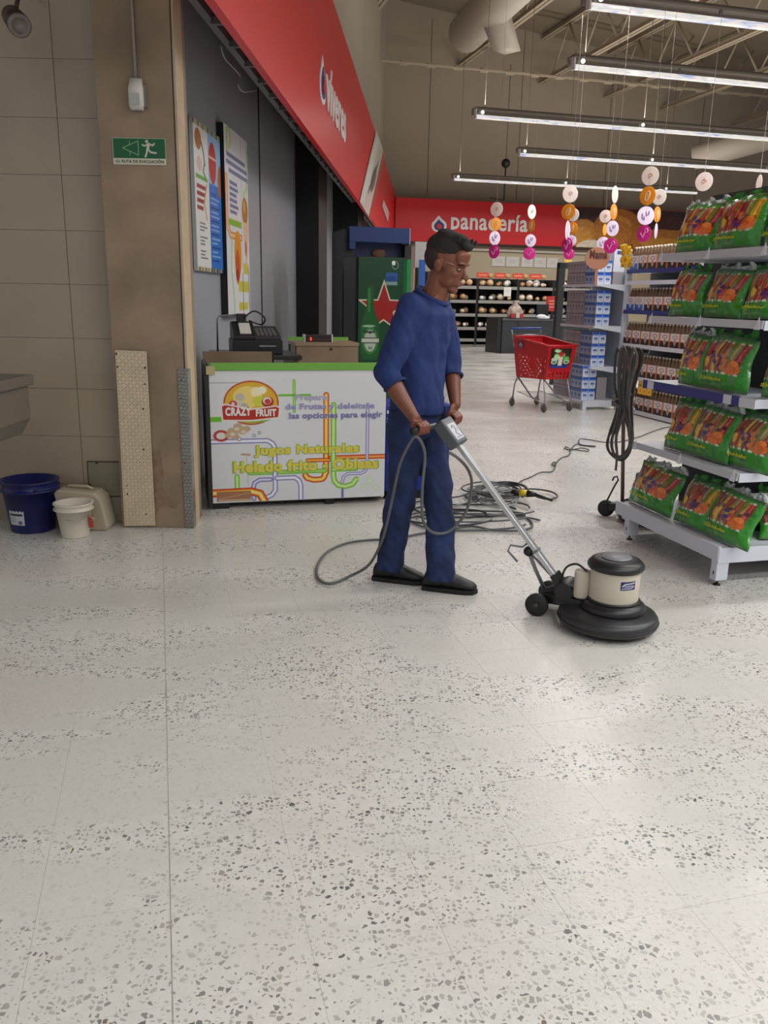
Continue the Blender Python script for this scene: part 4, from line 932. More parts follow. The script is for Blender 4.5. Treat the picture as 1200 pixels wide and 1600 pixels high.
eyew = M('eye_white', (150, 132, 118), .25); eyed = M('eye_dark', (24, 16, 12), .2)
for s in (-1, 1):
    mb = MB(); mb.ell(H(.0765, .031*s, -.003), hf*.009, hl*.013, hu*.0052, 14, 10); mb.cur = 1; mb.ell(H(.0835, .031*s, -.004), hf*.003, hl*.0055, hu*.0048, 10, 8); mb.build('eye', [eyew, eyed], person)
    MB().tube([H(.089, .012*s, .018), H(.091, .030*s, .024), H(.078, .050*s, .018)], .0035, 6).build('eyebrow', hairm, person)
# hair: short sides, longer top pushed forward
hb = MB(); hell(hb, -.026, 0, .060, .098, .078, .074, 24, 16); hell(hb, -.044, 0, .020, .074, .0785, .072, 24, 16); hell(hb, .022, 0, .114, .054, .053, .030); hell(hb, .068, 0, .100, .026, .046, .022); hell(hb, -.03, 0, .118, .06, .06, .03)
for k in range(60):
    f, l = rnd.uniform(-.08, .085), rnd.uniform(-.05, .05); u = .128 - .5*max(0, -f-.02)**1.2 - 4*l*l + .0
    p = H(f, l, u-.012); hb.cone(p, p + hu*rnd.uniform(.012, .026) + hf*rnd.uniform(.002, .008), .009, .005, 6)
def hair_post(me):
    for p in me.polygons:
        q = p.center - HC
        if q.dot(hu) < .052 + .25*max(0, -q.dot(hf)-.05) - .03*math.sin(q.dot(hf)*60)*.3: p.material_index = 1
fuse('hair', hb, [hairm, M('hair_short', (48, 32, 26), .75, nscale=90, namt=.35)], .004, 2, person, hair_post)
MB().tube([H(.0, -.087, .012), H(.03, -.0755, .014), H(.06, -.064, .012)], .0016, 5).build('glasses_temple', M('temple_silver', (150, 130, 120), .3, .6), person)
# sweater
sh = MB()
sh.loft([sec((.150, 4.0, .865), .166, .118), sec((.150, 4.0, .90), .170, .122), sec((.150, 4.0, 1.0), .166, .118), sec((.150, 4.0, 1.12), .163, .114), sec((.163, 3.997, 1.25), .176, .128), sec((.180, 3.995, 1.33), .172, .120), sec((.188, 3.995, 1.375), .145, .092, -.016), sec((.196, 3.995, 1.402), .100, .076, -.030), sec((.204, 3.992, 1.420), .080, .070, -.040)], 32)
cap(sh, [(SHR+V(.012, .02, -.005), .074), (SHR*.5+ELR*.5, .064), (ELR, .060)]); sh.cone(ELR, ELR*.72+WRR*.28, .060, .051, 16)
cap(sh, [(SHL+V(-.012, -.02, -.005), .074), (SHL*.5+ELL*.5, .062), (ELL, .056)]); sh.cone(ELL, ELL*.72+WRL*.28, .056, .048, 16)
sweater = fuse('sweater', sh, shirtm, .006, 3, person, wrinkle=.014, wscale=9)
mb = MB(); mb.tube([V(.204, 3.992, 1.412)+s_*.078*math.cos(R(a))+m_*.070*math.sin(R(a))-Zv*.038*math.sin(R(a)) for a in range(0, 360, 15)], .012, 8, closed=True); mb.build('collar', shirtm, sweater)
for p, q, r in ((ELR, WRR, .052), (ELL, WRL, .049)):
    d = (q-p).normalized(); c = p+(q-p)*.28; u = d.orthogonal().normalized(); v = d.cross(u)
    MB().tube([c+u*r*math.cos(R(a))+v*r*math.sin(R(a)) for a in range(0, 360, 20)], .007, 8, closed=True).build('cuff', shirtm, sweater)
# jeans
jb = MB()
jb.loft([sec((.148, 4.0, .98), .140, .100), sec((.148, 4.0, .90), .150, .104), sec((.147, 4.0, .80), .150, .104), sec((.147, 4.0, .755), .140, .092)], 28)
def leg(h, k, a, fr):
    d = V(0, 0, 0); P = []
    for c, r1, r2 in ((h+Zv*.03, .092, .090), (h*.6+k*.4, .084, .082), (k+Zv*.03, .078, .074), (k*.5+a*.5, .074, .070), (a*.9+k*.1, .072, .068), (a-Zv*.025, .076, .074)): P.append((c, s_*r1, m_*r2))
    jb.loft(P, 24)
leg(hipR, knR, anR, 1); leg(hipL, knL, anL, 1)
fuse('jeans', jb, jean, .006, 3, person, wrinkle=.017, wscale=10)
# shoes
for a_, fd, dz in ((anR, V(.97, -.24, 0), 0), (anL, V(.97, -.22, 0), 0)):
    fd = fd.normalized(); sd = V(-fd.y, fd.x, 0); b = V(a_.x, a_.y, 0); mb = MB()
    def sec2(x, w_, h_, z0=.012): return (b+fd*x+Zv*(z0+h_/2), sd*w_, Zv*h_/2)
    mb.loft([sec2(-.085, .020, .05), sec2(-.075, .034, .075), sec2(-.03, .040, .10), sec2(.03, .040, .105), sec2(.08, .043, .075), sec2(.13, .045, .055), sec2(.165, .036, .042), sec2(.182, .018, .028)], 18)
    shoe = fuse('shoe', mb, shoem, .005, 3, person)
    mb = MB(); pts = [b+fd*x+sd*y for x, y in ((-.09, -.02), (-.085, -.035), (-.02, -.043), (.08, -.048), (.13, -.049), (.17, -.038), (.188, 0), (.17, .038), (.13, .049), (.08, .048), (-.02, .043), (-.085, .035), (-.09, .02))]
    mb.prism(pts, Zv*.022).build('sole', M('sole_rubber', (14, 14, 15), .7), shoe, bevel=.003)
# =================================================================== FLOOR POLISHER
DC = V(1.0, 3.465, 0); TB_ = V(.835, 3.562, .125); BX = V(.300, 3.815, .798)
pol = thing('floor_polisher', 'single disc floor polisher with cream motor and black skirt, pushed by the man', 'floor polisher', DC)
pb = M('polisher_black', (28, 28, 31), .38); pcream = M('motor_cream', (196, 188, 170), .35); pg = M('polisher_grey', (120, 122, 126), .4)
md = (DC - V(.76, 3.655, 0)); md.z = 0; md = md.normalized(); msd = V(-md.y, md.x, 0)
MB().lathe(DC, Zv, [(0, .004), (.165, .004), (.185, .012), (.190, .030), (.0, .03)], 48).build('brush_pad', M('pad_dark', (34, 33, 32), .9, nscale=60, namt=.4), pol)
MB().lathe(DC, Zv, [(.195, .028), (.212, .026), (.216, .034), (.216, .062), (.208, .074), (.190, .082), (.13, .096), (.0, .098)], 56).build('skirt', M('skirt_rubber', (44, 44, 47), .38, nscale=22, namt=.2), pol)
MB().tube([DC+V(.2165*math.cos(R(a)), .2165*math.sin(R(a)), .046) for a in range(0, 360, 8)], .0045, 6, closed=True).build('bumper', rubber, pol)
pcx = DC + md*.018
ch = MB(); ch.lathe(pcx, Zv, [(.0, .09), (.138, .09), (.142, .105), (.136, .120), (.118, .135), (.0, .136)], 44)
ax0 = DC - md*.30
ch.prism([pcx+msd*.085+Zv*.085-md*.03, pcx-msd*.085+Zv*.085-md*.03, ax0-msd*.055+Zv*.055, ax0+msd*.055+Zv*.055], Zv*.045)
ch.build('chassis', pb, pol, bevel=.004)
MB().tube([pcx+V(.112*math.cos(R(a)), .112*math.sin(R(a)), .140) for a in range(0, 360, 10)], .005, 6, closed=True).build('motor_ring', pb, pol)
MB().lathe(pcx, Zv, [(.0, .136), (.104, .136), (.107, .148), (.107, .275), (.104, .282), (.0, .282)], 44).build('motor_housing', pcream, pol)
MB().lathe(pcx, Zv, [(.100, .276), (.116, .280), (.122, .290), (.120, .302), (.105, .318), (.085, .326), (.0, .328)], 44).build('motor_cap', pb, pol)
MB().lathe(pcx, Zv, [(.0, .3275), (.066, .3275), (.064, .3315), (.0, .332)], 36).build('cap_disc', pg, pol)
cpz = D(905, 916, 3.52); cc = pcx - md*.125 - msd*.055
MB().lathe(cc, Zv, [(.0, .13), (.033, .13), (.035, .14), (.035, .245), (.032, .252), (.0, .253)], 24).build('capacitor', pcream, pol)
MB().tube(smoothpath([cc+Zv*.25+md*.02, cc+Zv*.275-md*.03, cc+Zv*.25-md*.08, cc+Zv*.19-md*.10, cc+Zv*.13-md*.10]), .005, 8).build('motor_cable', black, pol)
# badge, wrapped on the motor
cv = Cv(90, 46, (34, 32, 84)); cv.poly([(6, 24), (22, 10), (86, 6), (84, 12), (26, 16), (14, 28)], (200, 198, 214)); cv.poly([(4, 40), (60, 40), (84, 30), (86, 24), (60, 34), (8, 34)], (170, 168, 196))
for k in range(6): cv.rect(24+9*k, 19, 29+9*k, 31, (190, 188, 214))
grid_print('badge', cv, cyl_fn(V(pcx.x, pcx.y, 0), .1078, .1078, .212, .250, 268, 306), PR, pol)
# wheels on the rear axle
wA, wB = V(.706, 3.583, .052), V(.80, 3.765, .052); axd = (wB-wA).normalized()
for c in (wA, wB):
    w_ = MB().lathe(c-axd*.014, axd, [(.0, .0), (.020, .0), (.024, -.002), (.034, .001), (.036, .003), (.050, .001), (.053, .006), (.053, .024), (.050, .028), (.0, .028)], 32).build('wheel', rubber, pol)
    MB().lathe(c-axd*.0155, axd, [(0, -.003), (.010, -.003), (.012, 0), (.012, .003), (0, .003)], 16).build('hub', M('hub_dark', (66, 64, 62), .4), w_)
MB().tube([wA, wB], .010, 10).build('axle', pg, pol)
am = (wA+wB)/2
MB().prism([am+axd*.05+Zv*.0, am-axd*.05+Zv*.0, ax0-msd*.04+Zv*.055, ax0+msd*.04+Zv*.055], Zv*.04).build('axle_bracket', pb, pol, bevel=.004)
td = (TB_-BX).normalized(); tw = bd - td*bd.dot(td); tw = tw.normalized(); tn = tw.cross(td).normalized(); tn = tn if tn.z > 0 else -tn
MB().prism([TB_-tw*.045-tn*.02, TB_+tw*.045-tn*.02, TB_+tw*.03+td*-.10-tn*.01, TB_-tw*.03+td*-.10-tn*.01], tn*.03).build('handle_fork', pb, pol, bevel=.003)
mb = MB(); mb.cone(TB_+Zv*.015-tw*.05, TB_+Zv*.015+tw*.05, .045, .045, 20); mb.build('pivot', pb, pol, bevel=.004)
MB().prism([TB_-msd*.04-Zv*.0, TB_+msd*.04-Zv*.0, am+msd*.04+Zv*.0, am-msd*.04+Zv*.0], Zv*.05).build('frame', pb, pol, bevel=.004)
c0, c1 = BX+td*.05, TB_+td*.01; mid = (c0+c1)/2; L_ = (c1-c0).length
MB().obox(mid, td*L_/2, tw*.016, tn*.011).build('handle_tube', M('bright_steel', (196, 198, 202), .35, .75), pol, bevel=.003)
MB().obox(c0+td*L_*.72, td*.006, tw*.019, tn*.014).build('tube_collar', pg, pol)
# adjusting rod, hook and lever
j = c0+td*L_*.70 - tn*.035
MB().tube([j, j*.6+am*.4+V(.0, -.02, .01), am+V(-.0, 0, .05)], .009, 8).build('adjusting_rod', pg, pol)
mb = MB(); mb.ell(j, V(.024, 0, 0), V(0, .024, 0), V(0, 0, .024), 10, 8); mb.build('joint_knob', black, pol)
MB().tube([c0+td*L_*.66-tn*.01, j+V(-.03, 0, .02), j+V(-.085, 0, .028), j+V(-.095, 0, .0), j+V(-.05, -.0, -.05)], .005, 8).build('cord_hook', pg, pol)
MB().tube([j, c0+td*L_*.9-tn*.012], .006, 8).build('lever_rod', pg, pol)
# control box with label, grips
bx = MB(); bx.obox(BX, td*.070, tw*.052, tn*.030); bx.build('control_box', M('box_grey', (84, 88, 94), .4), pol, bevel=.008)
cv = Cv(50, 60, (196, 198, 204)); cv.rect(1, 1, 49, 4, (60, 62, 70)); cv.rect(1, 56, 49, 59, (60, 62, 70)); cv.line([(14, 18), (24, 12), (30, 26), (20, 36), (32, 46)], 4, (96, 98, 110)); cv.line([(34, 12), (40, 30)], 3, (120, 122, 134)); cv.rect(6, 48, 44, 51, (130, 132, 142))
o = BX - td*.050 + tw*(-.036) + tn*.0306
grid_print('label', cv, lambda u, v: tuple((BX - td*.045)[k] + tn[k]*.0306 + tw[k]*(.072*(u-.5)) + td[k]*(.100*(1-v)) for k in range(3)), PR, pol)
MB().tube([BAR0, BAR1], .013, 12).build('handle_bar', M('bar_grey', (96, 100, 104), .35, .5), pol)
for a_, b_ in ((BAR0, BAR0+bd*.10), (BAR1-bd*.10, BAR1)): MB().tube([a_, b_], .0165, 14).build('grip', rubber, pol)
MB().tube([(BAR0+BAR1)/2, BX-td*.05], .016, 10).build('bar_neck', M('bar_grey', (96, 100, 104), .35, .5), pol)
# =================================================================== CABLES
grey_c = M('cable_grey', (92, 94, 96), .5); dark_c = M('cable_dark', (44, 44, 46), .5)
def cpath(l): return smoothpath([(G(x, y, z) if kind == 0 else D(x, y, z)) for x, y, z, kind in l], 6)
pc = []
# from the control box down to the floor, round the loop and away behind the legs
A1 = [(700, 706, 3.74, 1), (716, 716, 3.76, 1), (732, 735, 3.80, 1), (737, 760, 3.84, 1), (728, 800, 3.86, 1), (705, 828, 3.86, 1), (684, 834, 3.84, 1), (668, 826, 3.80, 1), (660, 806, 3.77, 1), (660, 760, 3.76, 1), (664, 715, 3.75, 1), (660, 695, 3.73, 1), (650, 682, 3.70, 1),
      (640, 693, 3.72, 1), (625, 725, 3.76, 1), (615, 770, 3.84, 1), (604, 820, 3.90, 1), (594, 852, 3.96, 1), (575, 884, 4.02, 1)]
pts = [D(x, y, Y) for x, y, Y, k in A1] + [G(x, y, .011) for x, y in ((545, 901), (520, 911), (503, 909), (495, 897), (498, 880), (512, 862), (540, 849), (575, 844), (615, 842), (655, 834), (700, 828), (735, 822), (770, 828), (810, 829), (832, 822), (822, 808), (795, 803), (760, 806))]
pow_c = MB().tube(smoothpath(pts, 6), .0072, 8).build('power_cord', grey_c, pol)
pile = thing('cable_pile', 'tangled pile of grey and black cables on the floor behind the man', 'cable', G(775, 775)+V(0, 0, 0))
def loop(cx, cy, rx, ry, z, n=20, seed=0, a0=0, a1=360):
    r = random.Random(seed); k1, k2 = r.uniform(0, 6), r.uniform(0, 6)
    return [G(cx+rx*math.cos(R(a0+(a1-a0)*i/n))*(1+.10*math.sin(3*i/3+k1)), cy+ry*math.sin(R(a0+(a1-a0)*i/n))*(1+.14*math.sin(i/2+k2)), z) for i in range(n)]
spec = [(738, 815, 98, 14, .010, 0), (742, 806, 80, 9, .022, 0), (726, 797, 74, 10, .012, 1), (770, 795, 62, 12, .024, 0), (700, 808, 66, 12, .034, 1)]
for i, (cx, cy, rx, ry, z, mt) in enumerate(spec): MB().tube(smoothpath(loop(cx, cy, rx, ry, z, 16, i, 20, 372), 4), .0068, 6).build('cable_loop', [grey_c, dark_c][mt], pile)
r_ = random.Random(3)
for i in range(15):
    cx, cy = 772+r_.uniform(-26, 30), 770+r_.uniform(-8, 8); rx, ry = r_.uniform(14, 42), r_.uniform(5, 13)
    MB().tube(smoothpath(loop(cx, cy, rx, ry, .012+.0028*i, 12, 20+i, r_.uniform(0, 90), r_.uniform(330, 440)), 4), .0058, 6).build('cable_loop', [grey_c, dark_c, M('cable_pale', (128, 130, 132), .5)][i % 3], pile)
MB().tube(smoothpath([G(x, y, .02) for x, y in ((800, 766), (830, 764), (860, 768), (871, 776), (855, 780), (838, 776))], 5), .0065, 6).build('cable_loop', dark_c, pile)
MB().tube(smoothpath([G(x, y, .02) for x, y in ((640, 786), (680, 780), (716, 776), (735, 770))], 5), .0065, 6).build('cable_loop', dark_c, pile)
a_, b_ = G(812, 770, .06), G(830, 772, .06)
t = thing('cable_plug', 'black cable connector with a yellow sleeve lying on the cable pile', 'plug', a_)
dd = (b_-a_).normalized()
MB().cone(a_, a_+dd*.055, .026, .026, 16).build('sleeve', M('yellow_sleeve', (222, 196, 46), .4), t)
MB().cone(a_-dd*.06, a_, .016, .027, 14).cone(a_+dd*.055, a_+dd*.12, .027, .016, 14).build('body', black, t)
MB().tube([a_+dd*.11, a_+dd*.17-Zv*.012, a_+dd*.24-Zv*.03], .010, 8).build('tail', black, t)
pts = [(800, 764), (812, 753), (830, 745), (845, 738), (862, 737), (868, 728), (867, 722), (863, 724), (866, 727), (876, 716), (889, 711), (891, 702), (884, 698), (883, 701), (892, 703), (908, 700), (920, 703), (915, 705), (896, 702), (893, 701), (901, 694), (915, 696), (930, 697), (926, 698), (910, 696), (905, 693), (906, 686), (920, 687), (945, 691), (970, 690), (1000, 682), (1012, 677), (1040, 668), (1075, 664)]
tag(MB().tube(smoothpath([G(x, y, .012+.0003*(i % 3)) for i, (x, y) in enumerate(pts)], 5), .0052, 6).build('extension_wire', dark_c), 'thin black knotted wire running across the floor towards the bottle shelves', 'cable')
# =================================================================== SNACK GONDOLA (island end, grid frame)
gwht = M('gondola_white', (206, 210, 220), .38); gdk = M('gondola_back', (58, 62, 66), .6); strip_b = M('price_strip_blue', (44, 48, 120), .35); clear = M('price_strip_clear', (190, 192, 196), .15)
FB = 2.682; a0, a1 = 3.46, 4.36; BR = 4.6
gon = thing('snack_gondola', 'white metal shelf island end stacked with green snack bags at the right', 'shelf', W('g', FB+.4, 3.9, 0), R(15))
SZ = [(1.655, 3.36, 4.25, FB+.0), (1.325, 3.34, 4.29, FB+.0), (.965, 3.33, 4.31, FB-.0), (.600, 3.38, 4.33, FB+.0)]
MB().box('g', (FB+.42, FB+.46), (3.47, 4.44), (.20, 2.0)).box('g', (FB+.46, BR), (3.86, 3.90), (.15, 2.0)).build('back_panel', gdk, gon)
for i, (z, s0, s1, fb) in enumerate(SZ):
    o = MB().box('g', (fb+.006, FB+.42), (s0+.006, s1), (z-.035, z)).box('g', (FB+.42, BR), (s0+.006, s1), (z-.035, z)).build('shelf', gwht, gon, bevel=.003)
    if i == 2:
        MB().box('g', (fb-.002, fb+.006), (s0+.115, s1-.02), (z-.042, z+.006)).build('price_strip', strip_b, o)
        for aa in (s1-.10, s0+.20): MB().box('g', (fb-.004, fb-.001), (aa-.03, aa+.03), (z-.040, z+.004)).build('price_tag', M('price_tag', (206, 206, 220), .4), o)
        MB().box('g', (fb-.0, fb+.006), (s0+.0, s0+.115), (z-.042, z+.0)).build('lip', gwht, o)
    else:
        MB().prism([W('g', fb-.010, s0-.0, z-.032), W('g', fb-.004, s0, z+.004), W('g', fb+.0, s0, z+.004), W('g', fb-.006, s0, z-.032)], gA*(s1-s0)).build('price_strip', clear, o)
        for aa in (s0+.03, (s0+s1)/2, s1-.03): MB().prism([W('g', fb-.014, aa-.02, z-.038), W('g', fb-.014, aa+.02, z-.038), W('g', fb-.004, aa, z+.02)], gB*.002).build('strip_clip', M('clip_white', (214, 216, 222), .3), o)
    MB().box('g', (fb+.006, BR), (s0-.0, s0+.006), (z-.040, z+.004)).build('side_strip', gwht if i != 2 else gwht, o)
# base deck and legs
o = MB().box('g', (FB-.0, FB+.5), (3.46, 4.44), (.185, .205)).box('g', (FB+.5, BR), (3.46, 4.44), (.185, .205)).build('base_deck', gwht, gon, bevel=.002)
MB().box('g', (FB-.004, FB+.014), (3.455, 4.46), (.135, .212)).build('base_lip', gwht, o)
MB().box('g', (FB+.0, BR), (3.45, 3.465), (.125, .205)).build('base_lip', gwht, o)
for b, a in ((FB, 3.455), (FB, 4.30), (FB+1.0, 3.455), (FB+1.9, 3.455), (FB+.42, 4.30)):
    l_ = MB().box('g', (b, b+.07), (a, a+.05), (.03, .19)).build('leg', gwht, gon, bevel=.003)
    MB().cone(W('g', b+.03, a+.025, 0), W('g', b+.03, a+.025, .008), .02, .014, 14).cone(W('g', b+.03, a+.025, .008), W('g', b+.03, a+.025, .035), .005, .005, 8).build('foot', black, l_)
    for zz in (.16, .06): MB().box('g', (b-.001, b+.0), (a+.018, a+.026), (zz, zz+.02)).build('slot', black, l_)
MB().box('g', (FB+.62, BR), (3.60, 4.30), (.01, .18)).build('plinth', gdk, gon)  # dark block added to stop light and view under the deck
MB().box('g', (FB+.04, FB+.44), (4.40, 4.45), (.10, .17)).box('g', (FB+.40, FB+.48), (3.50, 4.40), (.10, .17)).build('rear_frame', gwht, gon)
# snack bags
bag_gr = M('bag_green', (34, 126, 28), .32, nscale=9, namt=.2, bump=.35, bscale=26, coat=.3); seal_m = M('clear_film', (196, 206, 200), .12, nscale=50, namt=.3, bump=.9, bscale=70)
def bag_canvas(seed):
    r = random.Random(seed); cv = Cv(84, 96, (40, 140, 26)); GR = (40, 140, 26)
    cols = [(110, 34, 30), (120, 58, 34), (196, 150, 40), (140, 40, 34), (130, 120, 62), (176, 44, 36), (150, 96, 40), (150, 44, 36)]
    r.shuffle(cols) if seed % 2 else None
    xs = 1
    for k in range(8):
        w_ = r.uniform(7.5, 10.5); sl = r.uniform(3, 8); c = cols[k % 8]; top = 10+r.uniform(-3, 2)
        cv.poly([(xs, 64), (xs+w_, 64), (xs+w_+sl, top), (xs+sl, top)], c)
        cv.line([(xs+w_*.5, 60), (xs+w_*.5+sl*.8, top+6)], 2.2, tuple(min(255, v+50) for v in c)); cv.ell(xs+w_*.5+sl*.5, 38+r.uniform(-8, 8), 3, 4, tuple(int(v*.55) for v in c))
        cv.ell(xs+w_*.5+sl, top+1, 2.6, 2.2, (196, 200, 176)); cv.ell(xs+w_*.5, 65, 3.0, 2.6, (214, 214, 196)); xs += w_*.97
    for k in range(9): cv.ell(36+r.uniform(-9, 16), 42+r.uniform(-9, 14), 4.0, 4.0, (64, 46, 118) if k % 2 else (206, 120, 70))
    cv.ell(64, 54, 10, 10, (214, 104, 34)); cv.ell(60, 60, 8, 6, (226, 120, 44)); cv.ell(66, 46, 6, 5, (230, 130, 50)); cv.ell(20, 48, 6, 9, (220, 176, 50))
    cv.fuzz(9, seed, 2)
    cv.rect(-2, 67, 86, 98, GR); cv.rect(81, -2, 86, 98, GR); cv.rect(-2, -2, 86, 6, (44, 96, 40)); cv.rect(-2, -2, 1, 98, GR)
    cv.rect(7, 72, 15, 80, (196, 206, 50)); cv.rect(8.2, 73.2, 13.8, 78.8, GR)
    cv.rect(8, 84, 46, 87, (96, 160, 80)); cv.rect(-2, 91, 86, 98, (70, 110, 62))
    return cv
def make_bag(seed):
    r = random.Random(100+seed); ph = r.uniform(0, 6)
    def shape(u, v, k):
        e = np.clip(np.sin(np.pi*np.clip(u, 0, 1)), 0, 1)**.45*np.clip(np.sin(np.pi*np.clip(v*.93+.04, 0, 1)), 0, 1)**.5
        return e*(.060+.006*np.sin(7*u+ph)*np.sin(6*v+2*ph)+.004*np.sin(23*u+5*v))*k
    def fn(side):
        def f_(u, v):
            x = (u-.5)*(1.0-.05*np.sin(np.pi*v))*.30 + .006*np.sin(9*v+ph); z = v*.30+.006*np.sin(5*u+ph)*v - .010*(abs(u-.5)*2)**3*v
            return (x, side*shape(u, v, 1.0 if side < 0 else .35), z)
        return f_
    root = thing('snack_bag', 'snack bag', 'snack bag', (0, 0, -50), 0, 'green bags of mixed snacks'); root.matrix_basis = Matrix.Identity(4)
    grid_print('bag_front', bag_canvas(seed), fn(-1), print_mat('bag_print', .28, bump=.8, coat=.8), root)
    cb = Cv(24, 24, (34, 120, 28)); cb.fuzz(10, seed, 2); grid_print('bag_back', cb, fn(1), print_mat('bag_print', .3), root)
    mb = MB(); P = []; n = 26
    for j in range(3):
        for i in range(n+1): P.append((.30*(i/n-.5)*(1-.05*j), .012*math.sin(i*1.9+ph+j)+.008*j*math.sin(i*.7), .292+.017*j+.007*math.sin(i*1.3+ph)*j))
    for k in (.0, .004): mb.add([(x, y+k, z) for x, y, z in P], [(j*(n+1)+i, j*(n+1)+i+1, (j+1)*(n+1)+i+1, (j+1)*(n+1)+i) for j in range(2) for i in range(n)], True)
    mb.build('top_seal', [seal_m, bag_gr][seed % 2], root, fix=False)
    mb = MB(); text(mb, 'Unidades', (-.030, -.053, .062), (1, 0, 0), (0, .12, 1), .125, .020, .002, bold=.02); mb.build('lettering', M('bag_yellow', (186, 196, 40), .4), root)
    mb = MB(); text(mb, '22', (-.112, -.040, .060), (1, .0, 0), (0, .12, 1), .020, .018, .002, bold=.02); mb.build('number_lettering', M('bag_yellow', (186, 196, 40), .4), root)
    return root
protos = [make_bag(i) for i in range(4)]; used = set(); bn = 0
def put_bag(px, h, z, plane, lean, label, seed, b=None, yaw=0, off=.0):
    """px = (left, right) pixel columns along the shelf front"""
    global bn
    if plane == 'end':
        u0 = HP(px[0], px[2], 'g', 1-1, FB).dot(gA); u1 = HP(px[1], px[2], 'g', 0, FB).dot(gA); wd = abs(u0-u1); c = W('g', FB+.085+off, (u0+u1)/2, z+.004); X_, Y_ = -gA, gB
    else:
        u0, u1 = px[0], px[1]; wd = u1-u0; c = W('g', (u0+u1)/2, 3.53+off, z+.004); X_, Y_ = gB, gA
    r = Matrix((( X_.x, Y_.x, 0, 0), (X_.y, Y_.y, 0, 0), (0, 0, 1, 0), (0, 0, 0, 1)))
    mat = Matrix.Translation(c) @ r @ Matrix.Rotation(R(yaw), 4, 'Z') @ Matrix.Rotation(-R(lean), 4, 'X') @ Matrix.Diagonal((wd/.30, 1, h/.31, 1))
    p = protos[seed % 4]
    if seed % 4 in used: copy_tree(p, mat, label)
    else: used.add(seed % 4); p.matrix_basis = mat; p['label'] = label
rowd = {1: 'top shelf', 2: 'second shelf', 3: 'blue strip shelf', 4: 'fourth shelf', 5: 'bottom shelf'}
B_ = [(1, 1.655, .262, 396, [(1036, 1094), (1090, 1164), (1164, 1226)]), (2, 1.325, .255, 493, [(1024, 1073), (1073, 1136), (1138, 1206)]),
      (3, .965, .285, 600, [(1038, 1078), (1069, 1148), (1160, 1236)]), (4, .600, .285, 712, [(1018, 1058), (1050, 1116), (1102, 1180)]), (5, .207, .275, 805, [(958, 1028), (1033, 1086), (1079, 1152)])]
posn = ['leftmost', 'middle', 'rightmost']; sd = 0
for row, z, h, py, L in B_:
    for k, (x0, x1) in enumerate(L):
        put_bag((x0, x1, py + (x0-1040)*{1: -.08, 2: .09, 3: .18, 4: .3, 5: .46}[row]*0), h, z, 'end', [10, 13, 9, 14, 20][row-1]+rnd.uniform(-3, 3), 'green snack bag, %s of three, %s, left facing shelf end' % (posn[k], rowd[row]), sd, yaw=rnd.uniform(-5, 5), off=[0, .0, .02][k] if row in (3, 4) else 0); sd += 1
for i, (z, h, u0, pz) in enumerate(((.207, .27, FB+.30, 'bottom shelf'), (.600, .28, FB+.33, 'shelf below the blue strip'), (.965, .28, FB+.36, 'blue stripped shelf'))):
    put_bag((u0, u0+.28), h, z, 'side', 14, 'green snack bag facing the viewer round the corner, %s' % pz, sd+i, yaw=-4)
for i, p in enumerate(protos):
    if i not in used: bpy.data.objects.remove(p)
# =================================================================== SECOND POLISHER, hidden by the island, with its coiled cable
c = W('g', 2.60, 5.05, 0); wc = G(945, 806, .0); wcc = V(wc.x, wc.y, .055)
p2 = thing('floor_polisher', 'second black floor polisher parked behind the snack shelf end', 'floor polisher', c)
DC2 = W('g', 3.08, 4.70, 0); dr_ = (V(wcc.x, wcc.y, 0)-DC2).normalized(); dn = V(-dr_.y, dr_.x, 0)
MB().lathe(DC2, Zv, [(0, .004), (.19, .004), (.21, .03), (.21, .06), (.18, .085), (.10, .10), (.0, .10)], 40).build('skirt', M('skirt_rubber', (44, 44, 47), .38), p2)
MB().lathe(DC2, Zv, [(0, .10), (.105, .10), (.105, .27), (.115, .28), (.11, .31), (0, .32)], 32).build('motor_housing', pb, p2)
MB().prism([DC2+dr_*.05+dn*.07+Zv*.07, DC2+dr_*.05-dn*.07+Zv*.07, V(wcc.x, wcc.y, .045)-dr_*.02-dn*.03, V(wcc.x, wcc.y, .045)-dr_*.02+dn*.03], Zv*.05).build('chassis', pb, p2, bevel=.004)
for s in (0, 1):
    c_ = wcc + V(.17, .06, 0)*s
    MB().lathe(c_+V(0, -.014, 0), V(.25, 1, 0), [(.0, 0), (.03, -.002), (.050, .0), (.055, .006), (.055, .024), (.0, .028)], 28).build('wheel', rubber, p2)
MB().tube([wcc, wcc+V(.17, .06, 0)], .010, 8).build('axle', pg, p2)
hb0 = D(972, 806, wc.y+.02); hb1 = D(976, 548, wc.y-.02)
MB().tube([hb0, hb1], .013, 10).build('handle_tube', M('handle_dull', (134, 112, 108), .4, .3), p2)
MB().tube([hb1-Zv*.01, D(972, 543, wc.y-.02), D(1014, 549, wc.y-.12)], .016, 10).build('grip', black, p2)
MB().tube([D(948, 783, wc.y), D(961, 758, wc.y), D(966, 750, wc.y), D(964, 744, wc.y), D(959, 746, wc.y), D(957, 751, wc.y)], .006, 8).build('cord_hook', black, p2)
MB().tube([D(948, 783, wc.y), wcc], .007, 8).build('adjusting_rod', black, p2)
coil = thing('coiled_cable', 'thick dark grey cable coiled and tied, hanging from the second polisher handle', 'cable', D(985, 545, wc.y-.05))
cc_ = M('coil_grey', (74, 70, 66), .55); cl = M('coil_light', (104, 100, 94), .5)
r_ = random.Random(8)
